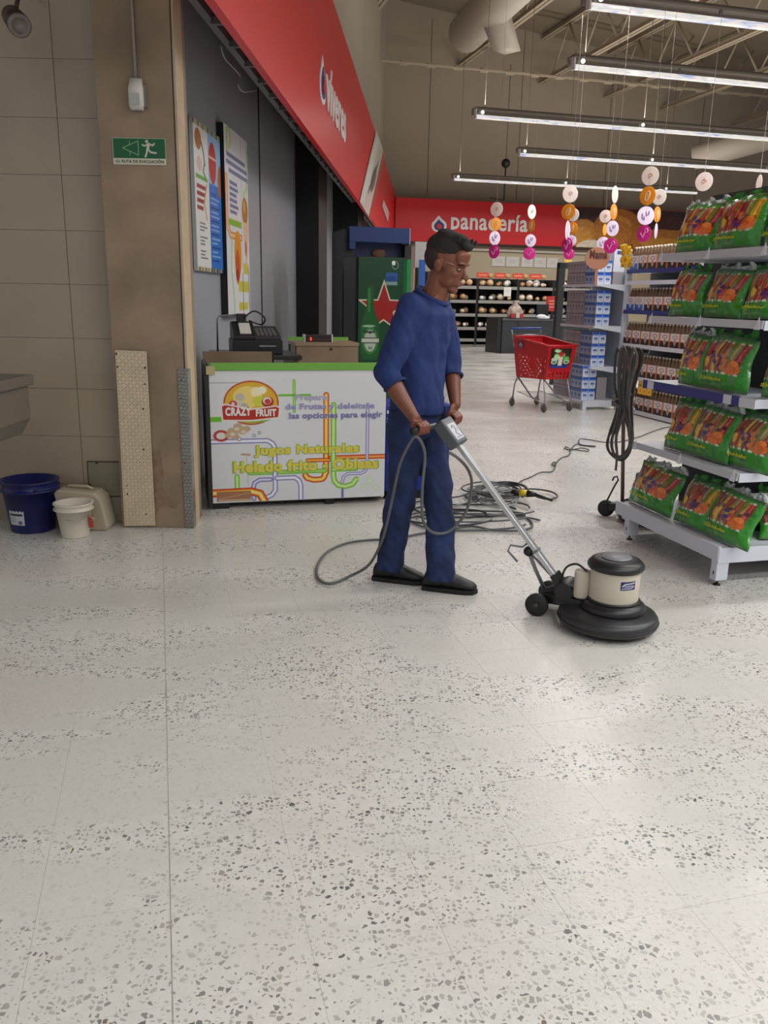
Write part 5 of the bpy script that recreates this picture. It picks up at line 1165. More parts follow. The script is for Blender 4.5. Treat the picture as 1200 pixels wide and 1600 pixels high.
for i in range(8):
    t_ = i/7; xt = 966+34*t_+r_.uniform(-1, 1); xk = 964+17*t_; xb0 = 949+6*(i % 3); 
    dY = wc.y-.05-.05*(i % 3)
    pts = [(xt, 541+2*abs(t_-.4)*3, dY), (xt+5, 560, dY-.02), (xt+2-9*t_, 600, dY-.02), (xk+6, 632, dY-.01), (982+2*(i % 4), 670, dY), (986-2*(i % 3), 700, dY), (972-3*(i % 3), 719-2*(i % 4), dY), (xb0+3, 706, dY+.02), (xb0+2, 682, dY+.02), (xk+1, 636, dY+.02), (xt-5-6*t_, 600, dY+.02), (xt-4, 560, dY+.02)]
    P = [D(*p) for p in pts]; P = smoothpath(P+[P[0]], 4)[:-1]
    MB().tube(P, .0085, 8, closed=True).build('loop', [cc_, cl][i % 4 == 1], coil)
for i, (y0, y1) in enumerate(((622, 612), (632, 624), (628, 640))):
    P = []
    for k in range(20):
        a = 2*math.pi*k/20; P.append(D(974+17*math.cos(a), (y0+y1)/2 + 4*math.sin(a)+(y1-y0)/2*math.cos(a), wc.y-.06-.045*math.sin(a)))
    MB().tube(P, .008, 8, closed=True).build('tie_turn', cl, coil)
MB().tube([D(964, 712, wc.y-.1), D(963, 725, wc.y-.1), D(962, 735, wc.y-.1)], .008, 8).build('cable_end', cl, coil)
# =================================================================== FAR GONDOLA: milk packs and bottle cases
PB = 5.87
gf_ = thing('aisle_gondola', 'white shelf run with milk packs and bottle cases in mid hall', 'shelf', W('g', PB, 10, 0), R(15))
MB().box('g', (PB-.01, PB+.05), (9.97, 10.03), (0, 1.80)).build('upright', gwht, gf_)
MB().box('g', (PB+.05, PB+.09), (10.03, 11.0), (.1, 1.80)).build('back_panel', M('back_panel_blue', (178, 186, 200), .5), gf_)
MB().box('g', (PB+.34, PB+.38), (8.0, 10.0), (.05, 2.0)).build('back_panel', gdk, gf_)
for z in (1.62, 1.09, .56):
    o = MB().box('g', (PB-.40, PB+.05), (10.06, 11.0), (z-.03, z)).build('shelf', gwht, gf_)
    MB().prism([W('g', PB-.40, 10.03, z), W('g', PB+.05, 10.03, z), W('g', PB+.05, 10.03, z-.09), W('g', PB-.40, 10.03, z-.02)], gA*.02).build('bracket', gwht, o)
MB().box('g', (PB-.50, PB+.05), (10.03, 11.0), (.09, .12)).build('base_deck', gwht, gf_)
MB().box('g', (PB-.50, PB+.05), (10.0, 10.03), (.04, .12)).box('g', (PB-.50, PB-.44), (9.99, 10.04), (.0, .12)).build('base_frame', gwht, gf_)
def milk_print(kind):
    if kind == 'bright':
        cv = Cv(30, 26, (214, 222, 236)); cv.rect(-1, -1, 31, 6, (40, 90, 190)); cv.rect(-1, 6, 31, 9, (150, 180, 226)); cv.rect(13, 0, 15, 26, (150, 170, 210))
        for x in (3, 18): cv.rect(x, 12, x+8, 17, (90, 110, 170)); cv.rect(x+1, 19, x+7, 21, (150, 170, 210))
    elif kind == 'side':
        cv = Cv(44, 26, (150, 168, 200)); cv.rect(-1, -1, 45, 7, (40, 84, 170))  # shade of the face turned aside is put into these darker colours
        for x in (3, 17, 31): cv.rect(x, 11, x+8, 18, (70, 96, 160)); cv.rect(x, 20, x+8, 22, (120, 140, 186))
    else:
        cv = Cv(34, 26, (160, 154, 158)); 
        for x in (8, 24): cv.rect(x-3, 6, x+4, 9, (84, 80, 90)); cv.rect(x-1, 10, x+2, 14, (70, 66, 76)); cv.rect(x-3, 16, x+3, 18, (104, 98, 108))
        cv.rect(0, 0, 34, 1, (130, 124, 128))
    return cv
film = M('pack_film', (190, 200, 220), .3); carton_g = M('carton_grey', (150, 145, 149), .6)
def milk_pack(kind, lb, la):
    t = thing('milk_pack', 'x', 'milk pack', (0, 0, 0), R(15)); t.matrix_basis = Matrix.Identity(4)
    MB().box('w', (0, lb), (0, la), (0, .150)).build('body', film if kind == 'blue' else carton_g, t, bevel=.006)
    if kind == 'blue':
        grid_print('front_print', milk_print('bright'), flat((.003, -.0012, .003), (lb-.006, 0, 0), (0, 0, .144)), PRG, t)
        grid_print('side_print', milk_print('side'), flat((-.0012, la-.003, .003), (0, -(la-.006), 0), (0, 0, .144)), PRG, t)
    else: grid_print('side_print', milk_print('grey'), flat((-.0012, la-.003, .003), (0, -(la-.006), 0), (0, 0, .144)), PR, t)
    return t
la1 = .32; mp1 = milk_pack('blue', .20, la1); mp2 = milk_pack('grey', .24, .165); first = {}
RG = Matrix.Rotation(R(15), 4, 'Z')
def put_pack(p, b, a, z, lab):
    k = p.name; mat = Matrix.Translation(W('g', b, a, z)) @ RG
    o = copy_tree(p, mat, lab) if k in first else p
    if k not in first: first[k] = 1; p.matrix_basis = mat; p['label'] = lab
    return o
shn = {1.62: 'top milk shelf', 1.09: 'second milk shelf', .56: 'third milk shelf', .12: 'bottom milk shelf'}
lv = ['lowest', 'second', 'topmost']
for z, n, b in ((1.62, 2, PB-.36), (1.09, 3, PB-.34), (.56, 3, PB-.36), (.12, 3, PB-.46)):
    for k in range(n):
        o = put_pack(mp1, b, 10.12, z+.152*k, 'blue and white milk pack, %s of the near stack on the %s' % (lv[k] if k < n-1 else 'topmost', shn[z])); o['group'] = 'blue milk packs'
        for c in range(3):
            o = put_pack(mp2, b, 10.46+.17*c, z+.152*k, 'grey milk carton tray on the %s, level %s, column %s from the front' % (shn[z], ['one', 'two', 'three'][k], ['one', 'two', 'three', 'four'][c])); o['group'] = 'grey milk trays'
# single grey carton at the bottom shelf, goods on the top shelf
o = put_pack(mp2, PB-.24, 10.10, .12, 'single grey carton beside the blue packs on the bottom milk shelf'); o.matrix_basis = Matrix.Translation(W('g', PB-.24, 10.12, .12)) @ RG @ Matrix.Diagonal((.6, .5, 2.0, 1))
t = thing('mother_sign', 'brown rounded card sign lettered Mamá on top of the milk packs', 'sign', W('g', PB-.40, 10.3, 1.93), R(15))
cA = D(934, 400, 10.9); 
MB().prism([cA+gB*(.17*math.cos(R(a)))+Zv*(.135*math.sin(R(a))-.03) for a in range(0, 360, 15)], gA*.01).build('card', M('card_brown', (164, 112, 88), .6), t)
MB().prism([cA+gB*.02+Zv*-.15, cA-gB*.02+Zv*-.15, cA-gB*.02+Zv*-.34, cA+gB*.02+Zv*-.34], gA*.01).build('stick', M('card_brown', (164, 112, 88), .6), t)
mb = MB(); text(mb, 'Mamá', cA-gA*.002+Zv*.02-gB*-.01, gB, Zv, .24, .10, .004, bold=.03); mb.build('lettering', M('mama_text', (84, 40, 34), .5), t)
t = thing('blue_box', 'white and blue product box on the top milk shelf beside the upright', 'box', W('g', PB-.1, 10.2, 1.93), R(15))
p = D(968, 398, 10.95)
MB().box('g', (PB-.14, PB+.02), (10.12, 10.3), (1.78+.0, 2.06)).build('carton', M('box_white', (206, 210, 220), .5), t)
MB().box('g', (PB-.10, PB+.02), (10.115, 10.12), (2.00, 2.04)).build('blue_band', M('band_blue', (40, 70, 150), .5), t)
MB().box('g', (PB-.145, PB+.0), (10.1, 10.32), (1.62, 1.78)).build('tray', carton_g, t)
# bottle shelves facing the aisle
for z, mt in ((1.80, strip_b), (1.66, gwht), (1.30, strip_b), (.88, gwht), (.48, gwht), (.06, gwht)):
    dd_ = .34 if z != 1.66 else .05
    o = MB().box('g', (PB-.02, PB+dd_), (8.0, 9.97), (z-.035, z)).build('shelf', gwht, gf_)
    MB().box('g', (PB-.03, PB-.02), (8.0, 9.97), (z-.045, z+.005)).build('price_strip', mt, o)
def case_canvas(kind):
    cv = Cv(40, 36, (216, 208, 204)); cv.rect(-1, 19, 41, 37, (40, 32, 34) if kind == 'orange' else (60, 96, 176)); cv.rect(33, -1, 38, 37, (214, 110, 40) if kind == 'orange' else (206, 200, 204))
    cv.ell(17, 9, 10, 5, (120, 108, 110)); cv.ell(17, 9, 8, 3.4, (206, 198, 196)); cv.poly([(10, 19), (17, 30), (24, 19)], (214, 206, 200)); cv.ell(17, 20, 4, 5, (190, 110, 70) if kind == 'orange' else (150, 170, 214)); return cv
capm = M('bottle_cap', (206, 196, 180), .4); btm = M('bottle_brown', (120, 96, 72), .3); capy = M('bottle_cap_yellow', (206, 176, 60), .4)
def bottle_case(kind):
    t = thing('bottle_case', 'x', 'bottle case', (0, 0, 0), 0); t.matrix_basis = Matrix.Identity(4)
    MB().box('w', (0, .28), (0, .205), (0, .17)).build('tray', carton_g, t)
    grid_print('tray_print', case_canvas(kind), flat((-.0012, .205, .0), (0, -.205, 0), (0, 0, .17)), PR, t)
    bt = None
    for i in range(2):
        for j in range(3):
            c = V(.05+.09*i, .035+.067*j, .06)
            b = MB().lathe(c, Zv, [(.03, 0), (.031, .12), (.022, .165), (.014, .19), (.014, .205), (0, .205)], 10).build('bottle', btm, t)
            if i == 0: MB().lathe(c+Zv*.198, Zv, [(.016, 0), (.016, .022), (0, .023)], 8).build('bottle_cap', capy if kind == 'yellow' else capm, b)
    return t
KC = {k: bottle_case(k) for k in ('orange', 'blue')}; usedc = set()
rows = {1.80: ('top', ['blue', 'orange', 'orange', 'orange', 'orange', 'orange', 'orange']), 1.30: ('second', ['blue', 'blue', 'orange', 'orange', 'orange', 'orange', 'orange']), .88: ('third', ['orange']*7), .48: ('fourth', ['orange']*7), .06: ('lowest', ['orange']*7)}
for z, (nmz, kk) in rows.items():
    for i, k in enumerate(kk):
        a = 9.74-.212*i; lab = '%s and white bottle case on the %s bottle shelf, number %s from the upright' % ({'orange': 'orange black', 'blue': 'blue'}[k], nmz, ['one', 'two', 'three', 'four', 'five', 'six', 'seven'][i])
        mat = Matrix.Translation(W('g', PB-.005, a, z)) @ RG; p = KC[k]
        if k in usedc: o = copy_tree(p, mat, lab)
        else: usedc.add(k); p.matrix_basis = mat; p['label'] = lab; o = p
        o['group'] = 'bottle cases'
t = thing('yellow_promo_card', 'small yellow orange promotion card under the fourth bottle shelf', 'card', W('g', PB-.04, 9.2, .33), R(15))
p, q = HP(996, 615, 'g', 0, PB-.04), HP(1019, 600, 'g', 0, PB-.04)
cv = Cv(40, 26, (230, 170, 40)); [cv.ell(x, 16, 5, 7, (240, 196, 70)) for x in (7, 20, 33)]; [cv.rect(x-3, 3, x+3, 8, (110, 120, 60)) for x in (7, 20, 33)]; [cv.ell(x, 17, 2, 3, (200, 110, 30)) for x in (7, 20, 33)]
grid_print('card_print', cv, flat(W('g', PB-.042, max(p.dot(gA), q.dot(gA)), min(p.z, q.z)), -gA*abs(p.dot(gA)-q.dot(gA)), Zv*.14), PR, t)
MB().box('g', (PB-.04, PB-.03), (min(p.dot(gA), q.dot(gA)), max(p.dot(gA), q.dot(gA))), (min(p.z, q.z), .445)).build('card', M('card_back', (206, 160, 60), .5), t)
t = thing('yellow_garland', 'yellow foil garland at the top of the shelf run beside the upright', 'garland', W('g', PB, 9.99, 1.82), R(15))
mb = MB(); 
for i in range(26): 
    c = D(976+rnd.uniform(-5, 9), 404+rnd.uniform(-20, 14), 10.75); mb.obox(c, V(rnd.uniform(.01, .03), rnd.uniform(-.02, .02), rnd.uniform(-.02, .02)), V(rnd.uniform(-.01, .01), .015, rnd.uniform(-.015, .015)), V(0, .0, .022))
mb.build('foil', M('foil_yellow', (206, 160, 40), .25, .3), t)
# =================================================================== SHOPPING CART
CO = V(1.70, 11.33, 0); cf = V(.46, -.888, 0).normalized(); cw = V(.888, .46, 0).normalized()
cart = thing('shopping_cart', 'red plastic shopping cart with a chrome frame standing before the milk shelves', 'shopping cart', CO)
redp = M('cart_red', (186, 20, 30), .35, coat=.2); cfm = M('cart_frame', (168, 168, 172), .3, .8); cbl = M('cart_blue', (44, 70, 150), .4)
def C_(f, w_, z): return CO + cf*f + cw*w_ + Zv*z
# basket corners: rear top, front top, rear bottom, front bottom (f, half width, z)
RT, FT, RB_, FB_ = (-.04, .0, .50, .93), (.70, .03, .47, .845), (.02, .05, .45, .40), (.62, .07, .43, .42)
def panel(name, p00, p10, p11, p01, nu, nv, hole, parent):
    """slotted plastic panel with a rim; hole(i, j) leaves the cell open"""
    mb = MB(); P = lambda u, v: p00*(1-u)*(1-v)+p10*u*(1-v)+p11*u*v+p01*(1-u)*v
    g = 0.16; us = []
    for i in range(nu): us += [i/nu, (i+g)/nu]
    us.append(1.0); vs = []
    for j in range(nv): vs += [j/nv, (j+g)/nv]
    vs.append(1.0); V_ = [P(u, v) for v in vs for u in us]; n = len(us); F = []
    for j in range(len(vs)-1):
        for i in range(n-1):
            if i % 2 == 1 and j % 2 == 1 and hole(i//2, j//2): continue
            F.append((j*n+i, j*n+i+1, (j+1)*n+i+1, (j+1)*n+i))
    mb.add(V_, F); o = mb.build(name, redp, parent, fix=False); s = o.modifiers.new('s', 'SOLIDIFY'); s.thickness = .006; return o
c = {'rtn': C_(RT[0], RT[1], RT[3]), 'rtf': C_(RT[0], RT[2], RT[3]), 'ftn': C_(FT[0], FT[1], FT[3]), 'ftf': C_(FT[0], FT[2], FT[3]), 'rbn': C_(RB_[0], RB_[1], RB_[3]), 'rbf': C_(RB_[0], RB_[2], RB_[3]), 'fbn': C_(FB_[0], FB_[1], FB_[3]), 'fbf': C_(FB_[0], FB_[2], FB_[3])}
hs_ = lambda i, j: 2 <= i <= 16 and j < 7 and (i+j) % 2 == 0
panel('side_panel', c['rbn'], c['fbn'], c['ftn'], c['rtn'], 18, 12, hs_, cart); panel('side_panel', c['rbf'], c['fbf'], c['ftf'], c['rtf'], 18, 12, hs_, cart)
panel('front_panel', c['fbn'], c['fbf'], c['ftf'], c['ftn'], 12, 10, lambda i, j: j < 2 and i % 2 == 1, cart); panel('rear_panel', c['rbn'], c['rbf'], c['rtf'], c['rtn'], 12, 12, lambda i, j: j < 9 and (i+j) % 2 == 0, cart)
panel('basket_floor', c['rbn'], c['fbn'], c['fbf'], c['rbf'], 14, 12, lambda i, j: (i+j) % 2 == 0, cart)
mb = MB(); mb.tube([c['rtn'], c['ftn'], c['ftf'], c['rtf']], .013, 8, closed=True); mb.build('basket_rim', redp, cart)
MB().tube([C_(-.02, .02, .80), C_(-.10, .01, 1.02), C_(-.10, .02, 1.04)], .011, 8).tube([C_(-.02, .48, .80), C_(-.10, .49, 1.02), C_(-.10, .48, 1.04)], .011, 8).build('handle_post', cfm, cart)
MB().tube([C_(-.10, .0, 1.03), C_(-.10, .50, 1.03)], .016, 10).build('handle', cbl, cart)
MB().tube([C_(-.08, .04, .96), C_(.10, .05, .96), C_(.10, .45, .96), C_(-.08, .46, .96)], .006, 6).build('child_seat_wire', cfm, cart)
for w_ in (.04, .46):
    s = 1 if w_ < .2 else -1
    MB().tube([C_(.05, w_+.01*s, .41), C_(-.0, w_, .30), C_(-.03, w_, .10)], .011, 8).build('leg', cfm, cart)
    MB().tube([C_(.05, w_+.01*s, .40), C_(.40, w_, .16), C_(.66, w_, .105)], .011, 8).build('lower_rail', cfm, cart)
    MB().tube([C_(.60, w_+.02*s, .41), C_(.68, w_, .12)], .010, 8).build('leg', cfm, cart)
mb = MB()
for i in range(9): mb.tube([C_(.06+.06*i, .06, .20-.009*i), C_(.06+.06*i, .44, .20-.009*i)], .0035, 5)
for w_ in (.06, .44): mb.tube([C_(.04, w_, .205), C_(.56, w_, .125)], .005, 5)
mb.build('bottle_rack', cfm, cart)['kind'] = 'stuff'
for f_, w_ in ((-.04, .04), (-.04, .46), (.66, .04), (.66, .46)):
    c0_ = C_(f_, w_, .055); k = MB().lathe(c0_-cw*.014, cw, [(0, 0), (.045, .0), (.055, .006), (.055, .022), (.045, .028), (0, .028)], 20).build('wheel', M('cart_wheel', (92, 88, 86), .5), cart)
    MB().tube([C_(f_+.0, w_-.02, .055), C_(f_+.01, w_-.02, .125), C_(f_+.01, w_+.02, .125), C_(f_, w_+.02, .055)], .006, 6).build('fork', cfm, k)
cv = Cv(44, 44, (30, 34, 30)); 
for k in range(14): r_ = random.Random(k); cv.ell(r_.uniform(2, 42), r_.uniform(2, 28), r_.uniform(4, 7), r_.uniform(3, 7), [(110, 190, 90), (190, 220, 180), (60, 140, 60)][k % 3])
for x in (8, 36): cv.ell(x, 30, 7, 5, (190, 214, 200)); cv.ell(x, 30, 4, 2.5, (60, 120, 60))
cv.rect(-1, 37, 45, 45, (30, 60, 150)); cv.poly([(22, 4), (26, 14), (27, 38), (17, 38), (18, 14)], (226, 214, 206)); cv.poly([(14, 10), (22, 6), (30, 12), (22, 20)], (180, 50, 50)); cv.line([(22, 2), (22, 8)], 3, (120, 30, 30))
n_ = (c['ftf']-c['ftn']).cross(Zv).normalized()*-1; n_ = n_ if n_.dot(cf) > 0 else -n_
def FP(u, v): return c['fbn']*(1-u)*(1-v)+c['fbf']*u*(1-v)+c['ftf']*u*v+c['ftn']*(1-u)*v + n_*.012
grid_print('advert_plate', cv, lambda u, v: tuple((FP(.10, .34)[k]*(1-u)*(1-v)+FP(.85, .34)[k]*u*(1-v)+FP(.85, .92)[k]*u*v+FP(.10, .92)[k]*(1-u)*v) for k in range(3)), PRG, cart)
sn = (c['ftn']-c['rtn']).cross(Zv).normalized(); sn = sn if sn.dot(cw) < 0 else -sn
def SP(u, v): return c['rbn']*(1-u)*(1-v)+c['fbn']*u*(1-v)+c['ftn']*u*v+c['rtn']*(1-u)*v + sn*.008
cv = Cv(20, 20, (60, 54, 90)); cv.rect(2, 2, 18, 18, (120, 40, 60)); cv.poly([(10, 3), (16, 12), (10, 17), (4, 12)], (214, 210, 220)); cv.ell(10, 12, 3, 3, (50, 50, 120))
grid_print('emblem_plate', cv, lambda u, v: tuple((SP(.14, .76)[k]*(1-u)*(1-v)+SP(.30, .76)[k]*u*(1-v)+SP(.30, .92)[k]*u*v+SP(.14, .92)[k]*(1-u)*v) for k in range(3)), PRG, cart)
# =================================================================== CHECKOUT COUNTER and what stands on it
aK = 21.3
bK = HP(776, 551, 'g', 1, aK).dot(gB)
t = thing('checkout_counter', 'dark grey checkout counter in front of the bakery racks', 'counter', W('g', bK, aK, 0), R(15))
dg = M('checkout_dark', (44, 46, 50), .45); dg2 = M('checkout_edge', (24, 25, 27), .4)
MB().box('g', (bK+.12, bK+3.4), (aK-.02, aK+.8), (.0, .86)).build('body', dg, t)
MB().box('g', (bK, bK+.14), (aK+.02, aK+.85), (.0, .93)).build('end_panel', dg2, t)
MB().box('g', (bK+.10, bK+3.4), (aK-.05, aK+.85), (.86, .91)).build('worktop', M('checkout_top', (70, 72, 76), .35), t, bevel=.006)
MB().box('g', (bK+.55, bK+.57), (aK-.03, aK-.02), (.02, .86)).build('panel_joint', black, t)
def wp(x, y, a=aK+.3): return HP(x, y, 'g', 1, a)
p = wp(804, 500); t = thing('grocery_bag', 'clear bag of red and white groceries on the checkout counter', 'bag', W('g', p.dot(gB), aK+.3, .91), R(15))
c_ = W('g', p.dot(gB), aK+.3, .91)
MB().loft([(c_, gB*.20, gA*.12), (c_+Zv*.15, gB*.24, gA*.15), (c_+Zv*.30, gB*.17, gA*.10), (c_+Zv*.40, gB*.06, gA*.04), (c_+Zv*.48, gB*.12, gA*.05)], 14).build('bag', M('bag_mixed', (170, 150, 140), .3, nscale=7, namt=.7), t)
for k, (dx, dz, col) in enumerate(((-.12, .12, (176, 50, 50)), (.02, .14, (206, 196, 190)), (.12, .12, (176, 50, 50)))):
    MB().box('g', (p.dot(gB)+dx-.06, p.dot(gB)+dx+.06), (aK+.12, aK+.16), (.93, .93+dz)).build('packet', M('packet_%d' % k, col, .5), t)
p = wp(862, 492); t = thing('red_pay_screen', 'small red framed screen on a pole at the checkout', 'screen', W('g', p.dot(gB), aK+.3, .91), R(15))
MB().box('g', (p.dot(gB)-.17, p.dot(gB)+.17), (aK+.3, aK+.34), (1.12, 1.52)).build('screen', M('screen_red', (190, 50, 46), .4), t)
for zz in (1.22, 1.30, 1.38): MB().box('g', (p.dot(gB)-.10, p.dot(gB)+.06), (aK+.296, aK+.30), (zz, zz+.03)).build('printed_line', M('screen_pink', (220, 150, 140), .4), t)
MB().box('g', (p.dot(gB)-.02, p.dot(gB)+.02), (aK+.31, aK+.34), (.91, 1.13)).build('pole', black, t)
p = wp(845, 505); t = thing('checkout_monitor', 'dark checkout monitor beside the red screen', 'monitor', W('g', p.dot(gB), aK+.25, .91), R(15))
MB().box('g', (p.dot(gB)-.16, p.dot(gB)+.18), (aK+.25, aK+.30), (.98, 1.30)).build('screen', black, t); MB().box('g', (p.dot(gB)-.03, p.dot(gB)+.05), (aK+.25, aK+.35), (.91, .98)).build('stand', black, t)
p = wp(838, 525); t = thing('white_bags', 'bundle of white plastic bags on the checkout counter', 'bags', W('g', p.dot(gB), aK-.0, .91), R(15))
mb = MB(); mb.ell(W('g', p.dot(gB), aK+.05, .97), gB*.16, gA*.10, Zv*.07); mb.ell(W('g', p.dot(gB)+.12, aK+.05, .95), gB*.12, gA*.10, Zv*.05); mb.build('bundle', M('bag_white', (210, 210, 214), .4), t)
# =================================================================== BAKERY RACKS
aQ = 24.2
bks = M('rack_black', (24, 22, 22), .6); stp = M('rack_strip', (150, 146, 140), .5)
E0 = [HP(x, 500, 'g', 1, aQ).dot(gB) for x in (696, 744, 807, 862, 920)]
shz = [HP(750, y, 'g', 1, aQ).z for y in (447, 469, 490, 511, 529)]
names = ['leftmost', 'second', 'third', 'fourth']
LO = {}
def loaf(kind):
    if kind in LO: return LO[kind]
    r = {'long': (.17, .05, .045), 'round': (.085, .08, .065), 'bun': (.06, .06, .045)}[kind]
    mb = MB(); mb.ell((0, 0, r[2]), V(r[0], 0, 0), V(0, r[1], 0), V(0, 0, r[2]), 12, 8)
    LO[kind] = mb; return mb
brm = [M('bread_pale', (240, 222, 194), .6), M('bread_golden', (230, 192, 146), .6), M('bread_brown', (204, 154, 106), .6), M('bread_white', (244, 238, 228), .6)]
LM = {}
for k in range(4):
    b0_, b1_ = E0[k], E0[k+1]
    t = thing('bread_rack', 'black bread rack with grey price strips, %s from the left under the bakery sign' % names[k], 'rack', W('g', b0_, aQ, 0), R(15), 'bread racks')
    MB().box('g', (b0_+.01, b1_-.01), (aQ+.62, aQ+.66), (0, 2.02)).build('back', bks, t)
    for b in (b0_, b1_-.04): MB().box('g', (b+.0, b+.035), (aQ, aQ+.62), (0, 2.0)).build('side_panel', bks, t)
    MB().box('g', (b0_, b1_), (aQ+.0, aQ+.62), (.0, .07)).build('plinth', M('plinth_pale', (120, 116, 110), .5), t)
    for j, z in enumerate(shz):
        o = MB().box('g', (b0_+.035, b1_-.04), (aQ+.02, aQ+.62), (z-.04, z)).build('shelf', bks, t)
        MB().box('g', (b0_+.04, b1_-.045), (aQ-.02, aQ+.02), (z-.09, z-.0)).build('price_strip', stp, o)
    for j, z in enumerate(shz[:4]):
        n = [8, 7, 6, 9][j] if k in (1, 2) else [5, 4, 4, 6][j]
        if k == 3: n = 4
        r_ = random.Random(k*10+j)
        for i in range(n):
            kind = ['long', 'round', 'bun', 'round'][(j+k+(i//3)) % 4]; mi = (i//3+j*2+k) % 4; key = (kind, mi)
            if key not in LM: LM[key] = loaf(kind).mesh('bread_loaf', brm[mi])
            o = bpy.data.objects.new('bread_loaf', LM[key]); COL.objects.link(o)
            b = b0_+.12+(b1_-b0_-.26)*(i+.5)/n; lift = .0 if i % 2 else .0
            o.location = W('g', b, aQ+.16+.20*(i % 2), z+.003); o.rotation_euler = (0, 0, R(15)+r_.uniform(-.3, .3) + (1.3 if kind == 'long' else 0))
            s = r_.uniform(1.0, 1.35); o.scale = (s, s, s*1.25)
            tag(o, '%s loaf, number %s from the left on the %s shelf of the %s bread rack' % (['pale', 'golden', 'brown', 'whitish'][mi], ['one', 'two', 'three', 'four', 'five', 'six', 'seven', 'eight', 'nine'][i], ['top', 'second', 'third', 'fourth'][j], names[k]), 'bread', 'loaves on the bakery racks')
# price plates above the racks, notices on the wall
for k, (x0, x1) in enumerate(((716, 728), (745, 763), (773, 790), (801, 818), (828, 846))):
    p, q = HP(x0, 434, 'g', 1, aQ), HP(x1, 427, 'g', 1, aQ)
    t = thing('bakery_price_plate', 'orange red bakery price plate above the racks, %s from the left' % ['first', 'second', 'third', 'fourth', 'fifth'][k], 'price sign', W('g', p.dot(gB), aQ, 2.0), R(15), 'orange price plates')
    MB().box('g', (p.dot(gB), q.dot(gB)), (aQ, aQ+.02), (2.03, 2.03+.15)).build('plate', M('plate_orange', (206, 74, 48), .5), t)
    MB().box('g', (p.dot(gB)+.05, q.dot(gB)-.05), (aQ-.004, aQ), (2.09, 2.12)).build('printed_line', M('plate_line', (230, 160, 130), .5), t)
    MB().box('g', ((p+q).dot(gB)/2-.01, (p+q).dot(gB)/2+.01), (aQ+.02, aQ+.03), (1.98, 2.1)).build('holder', bks, t)
    if k: c_ = W('g', q.dot(gB)+.12, aQ+.1, 2.02); b = tag(MB().ell(c_+Zv*.07, gB*.10, gA*.07, Zv*.07, 10, 8).build('bread_basket_roll', brm[2]), 'small brown loaf displayed on top of the racks right of price plate %s' % ['', 'two', 'three', 'four', 'five'][k], 'bread', 'display loaves on the racks'); 
for k, (x0, x1) in enumerate(((768, 789), (790, 811), (814, 833), (834, 853), (854, 872))):
    p, q = HP(x0, 417, 'g', 1, 25.47), HP(x1, 402, 'g', 1, 25.47)
    t = thing('wall_notice', 'white framed notice on the bakery wall, %s of the row of five' % ['first', 'second', 'third', 'fourth', 'fifth'][k], 'notice', W('g', p.dot(gB), 25.47, p.z), R(15), 'white notices on the bakery wall')
    MB().box('g', (p.dot(gB), q.dot(gB)), (25.455, 25.478), (2.42, 2.72)).build('sheet', M('notice_white', (188, 186, 184), .5) if False else M('paper_white', (226, 222, 214), .5), t)
    for j in range(2): MB().box('g', (p.dot(gB)+.1, q.dot(gB)-.1), (25.452, 25.455), (2.60-.06*j, 2.612-.06*j)).build('printed_line', M('print_grey', (170, 168, 170), .5), t)
p, q = HP(787, 463, 'g', 1, aQ-.03), HP(799, 449, 'g', 1, aQ-.03)
t = thing('rack_notice', 'white paper notice hanging on the second shelf strip of the bread racks', 'notice', W('g', p.dot(gB), aQ-.03, p.z), R(15)); MB().box('g', (p.dot(gB), q.dot(gB)), (aQ-.03, aQ-.022), (p.z, q.z)).build('sheet', M('paper_white', (226, 222, 214), .5), t)
for j in range(2): MB().box('g', (p.dot(gB)+.05, q.dot(gB)-.05), (aQ-.032, aQ-.03), (q.z-.08-.05*j, q.z-.07-.05*j)).build('printed_line', M('print_grey', (170, 168, 170), .5), t)
struct(MB().box('g', (6.9, 20), (25.40, 25.48), (2.86, 2.93)).build('trim_3', M('trim_pale', (206, 200, 186), .5)))
# black portal frame between checkout and milk shelves
aP = 13.2; l_ = HP(876, 500, 'g', 1, aP).dot(gB); tz = HP(880, 410, 'g', 1, aP).z
t = thing('security_gate', 'black upright frame standing behind the milk shelf run', 'frame', W('g', l_, aP, 0), R(15))
MB().box('g', (l_-.09, l_+.03), (aP, aP+.1), (0, tz)).build('post', black, t, bevel=.01); MB().box('g', (l_+.90, l_+1.0), (aP, aP+.1), (0, tz)).build('post', black, t)
MB().box('g', (l_-.09, l_+1.0), (aP, aP+.1), (tz-.10, tz)).build('top_bar', black, t, bevel=.01)
t = thing('yellow_tag', 'small yellow tag on top of the black frame', 'tag', W('g', l_+.05, aP, tz), R(15)); MB().box('g', (l_+.0, l_+.14), (aP+.02, aP+.04), (tz+.001, tz+.05)).build('tag', M('tag_yellow', (206, 170, 80), .5), t)
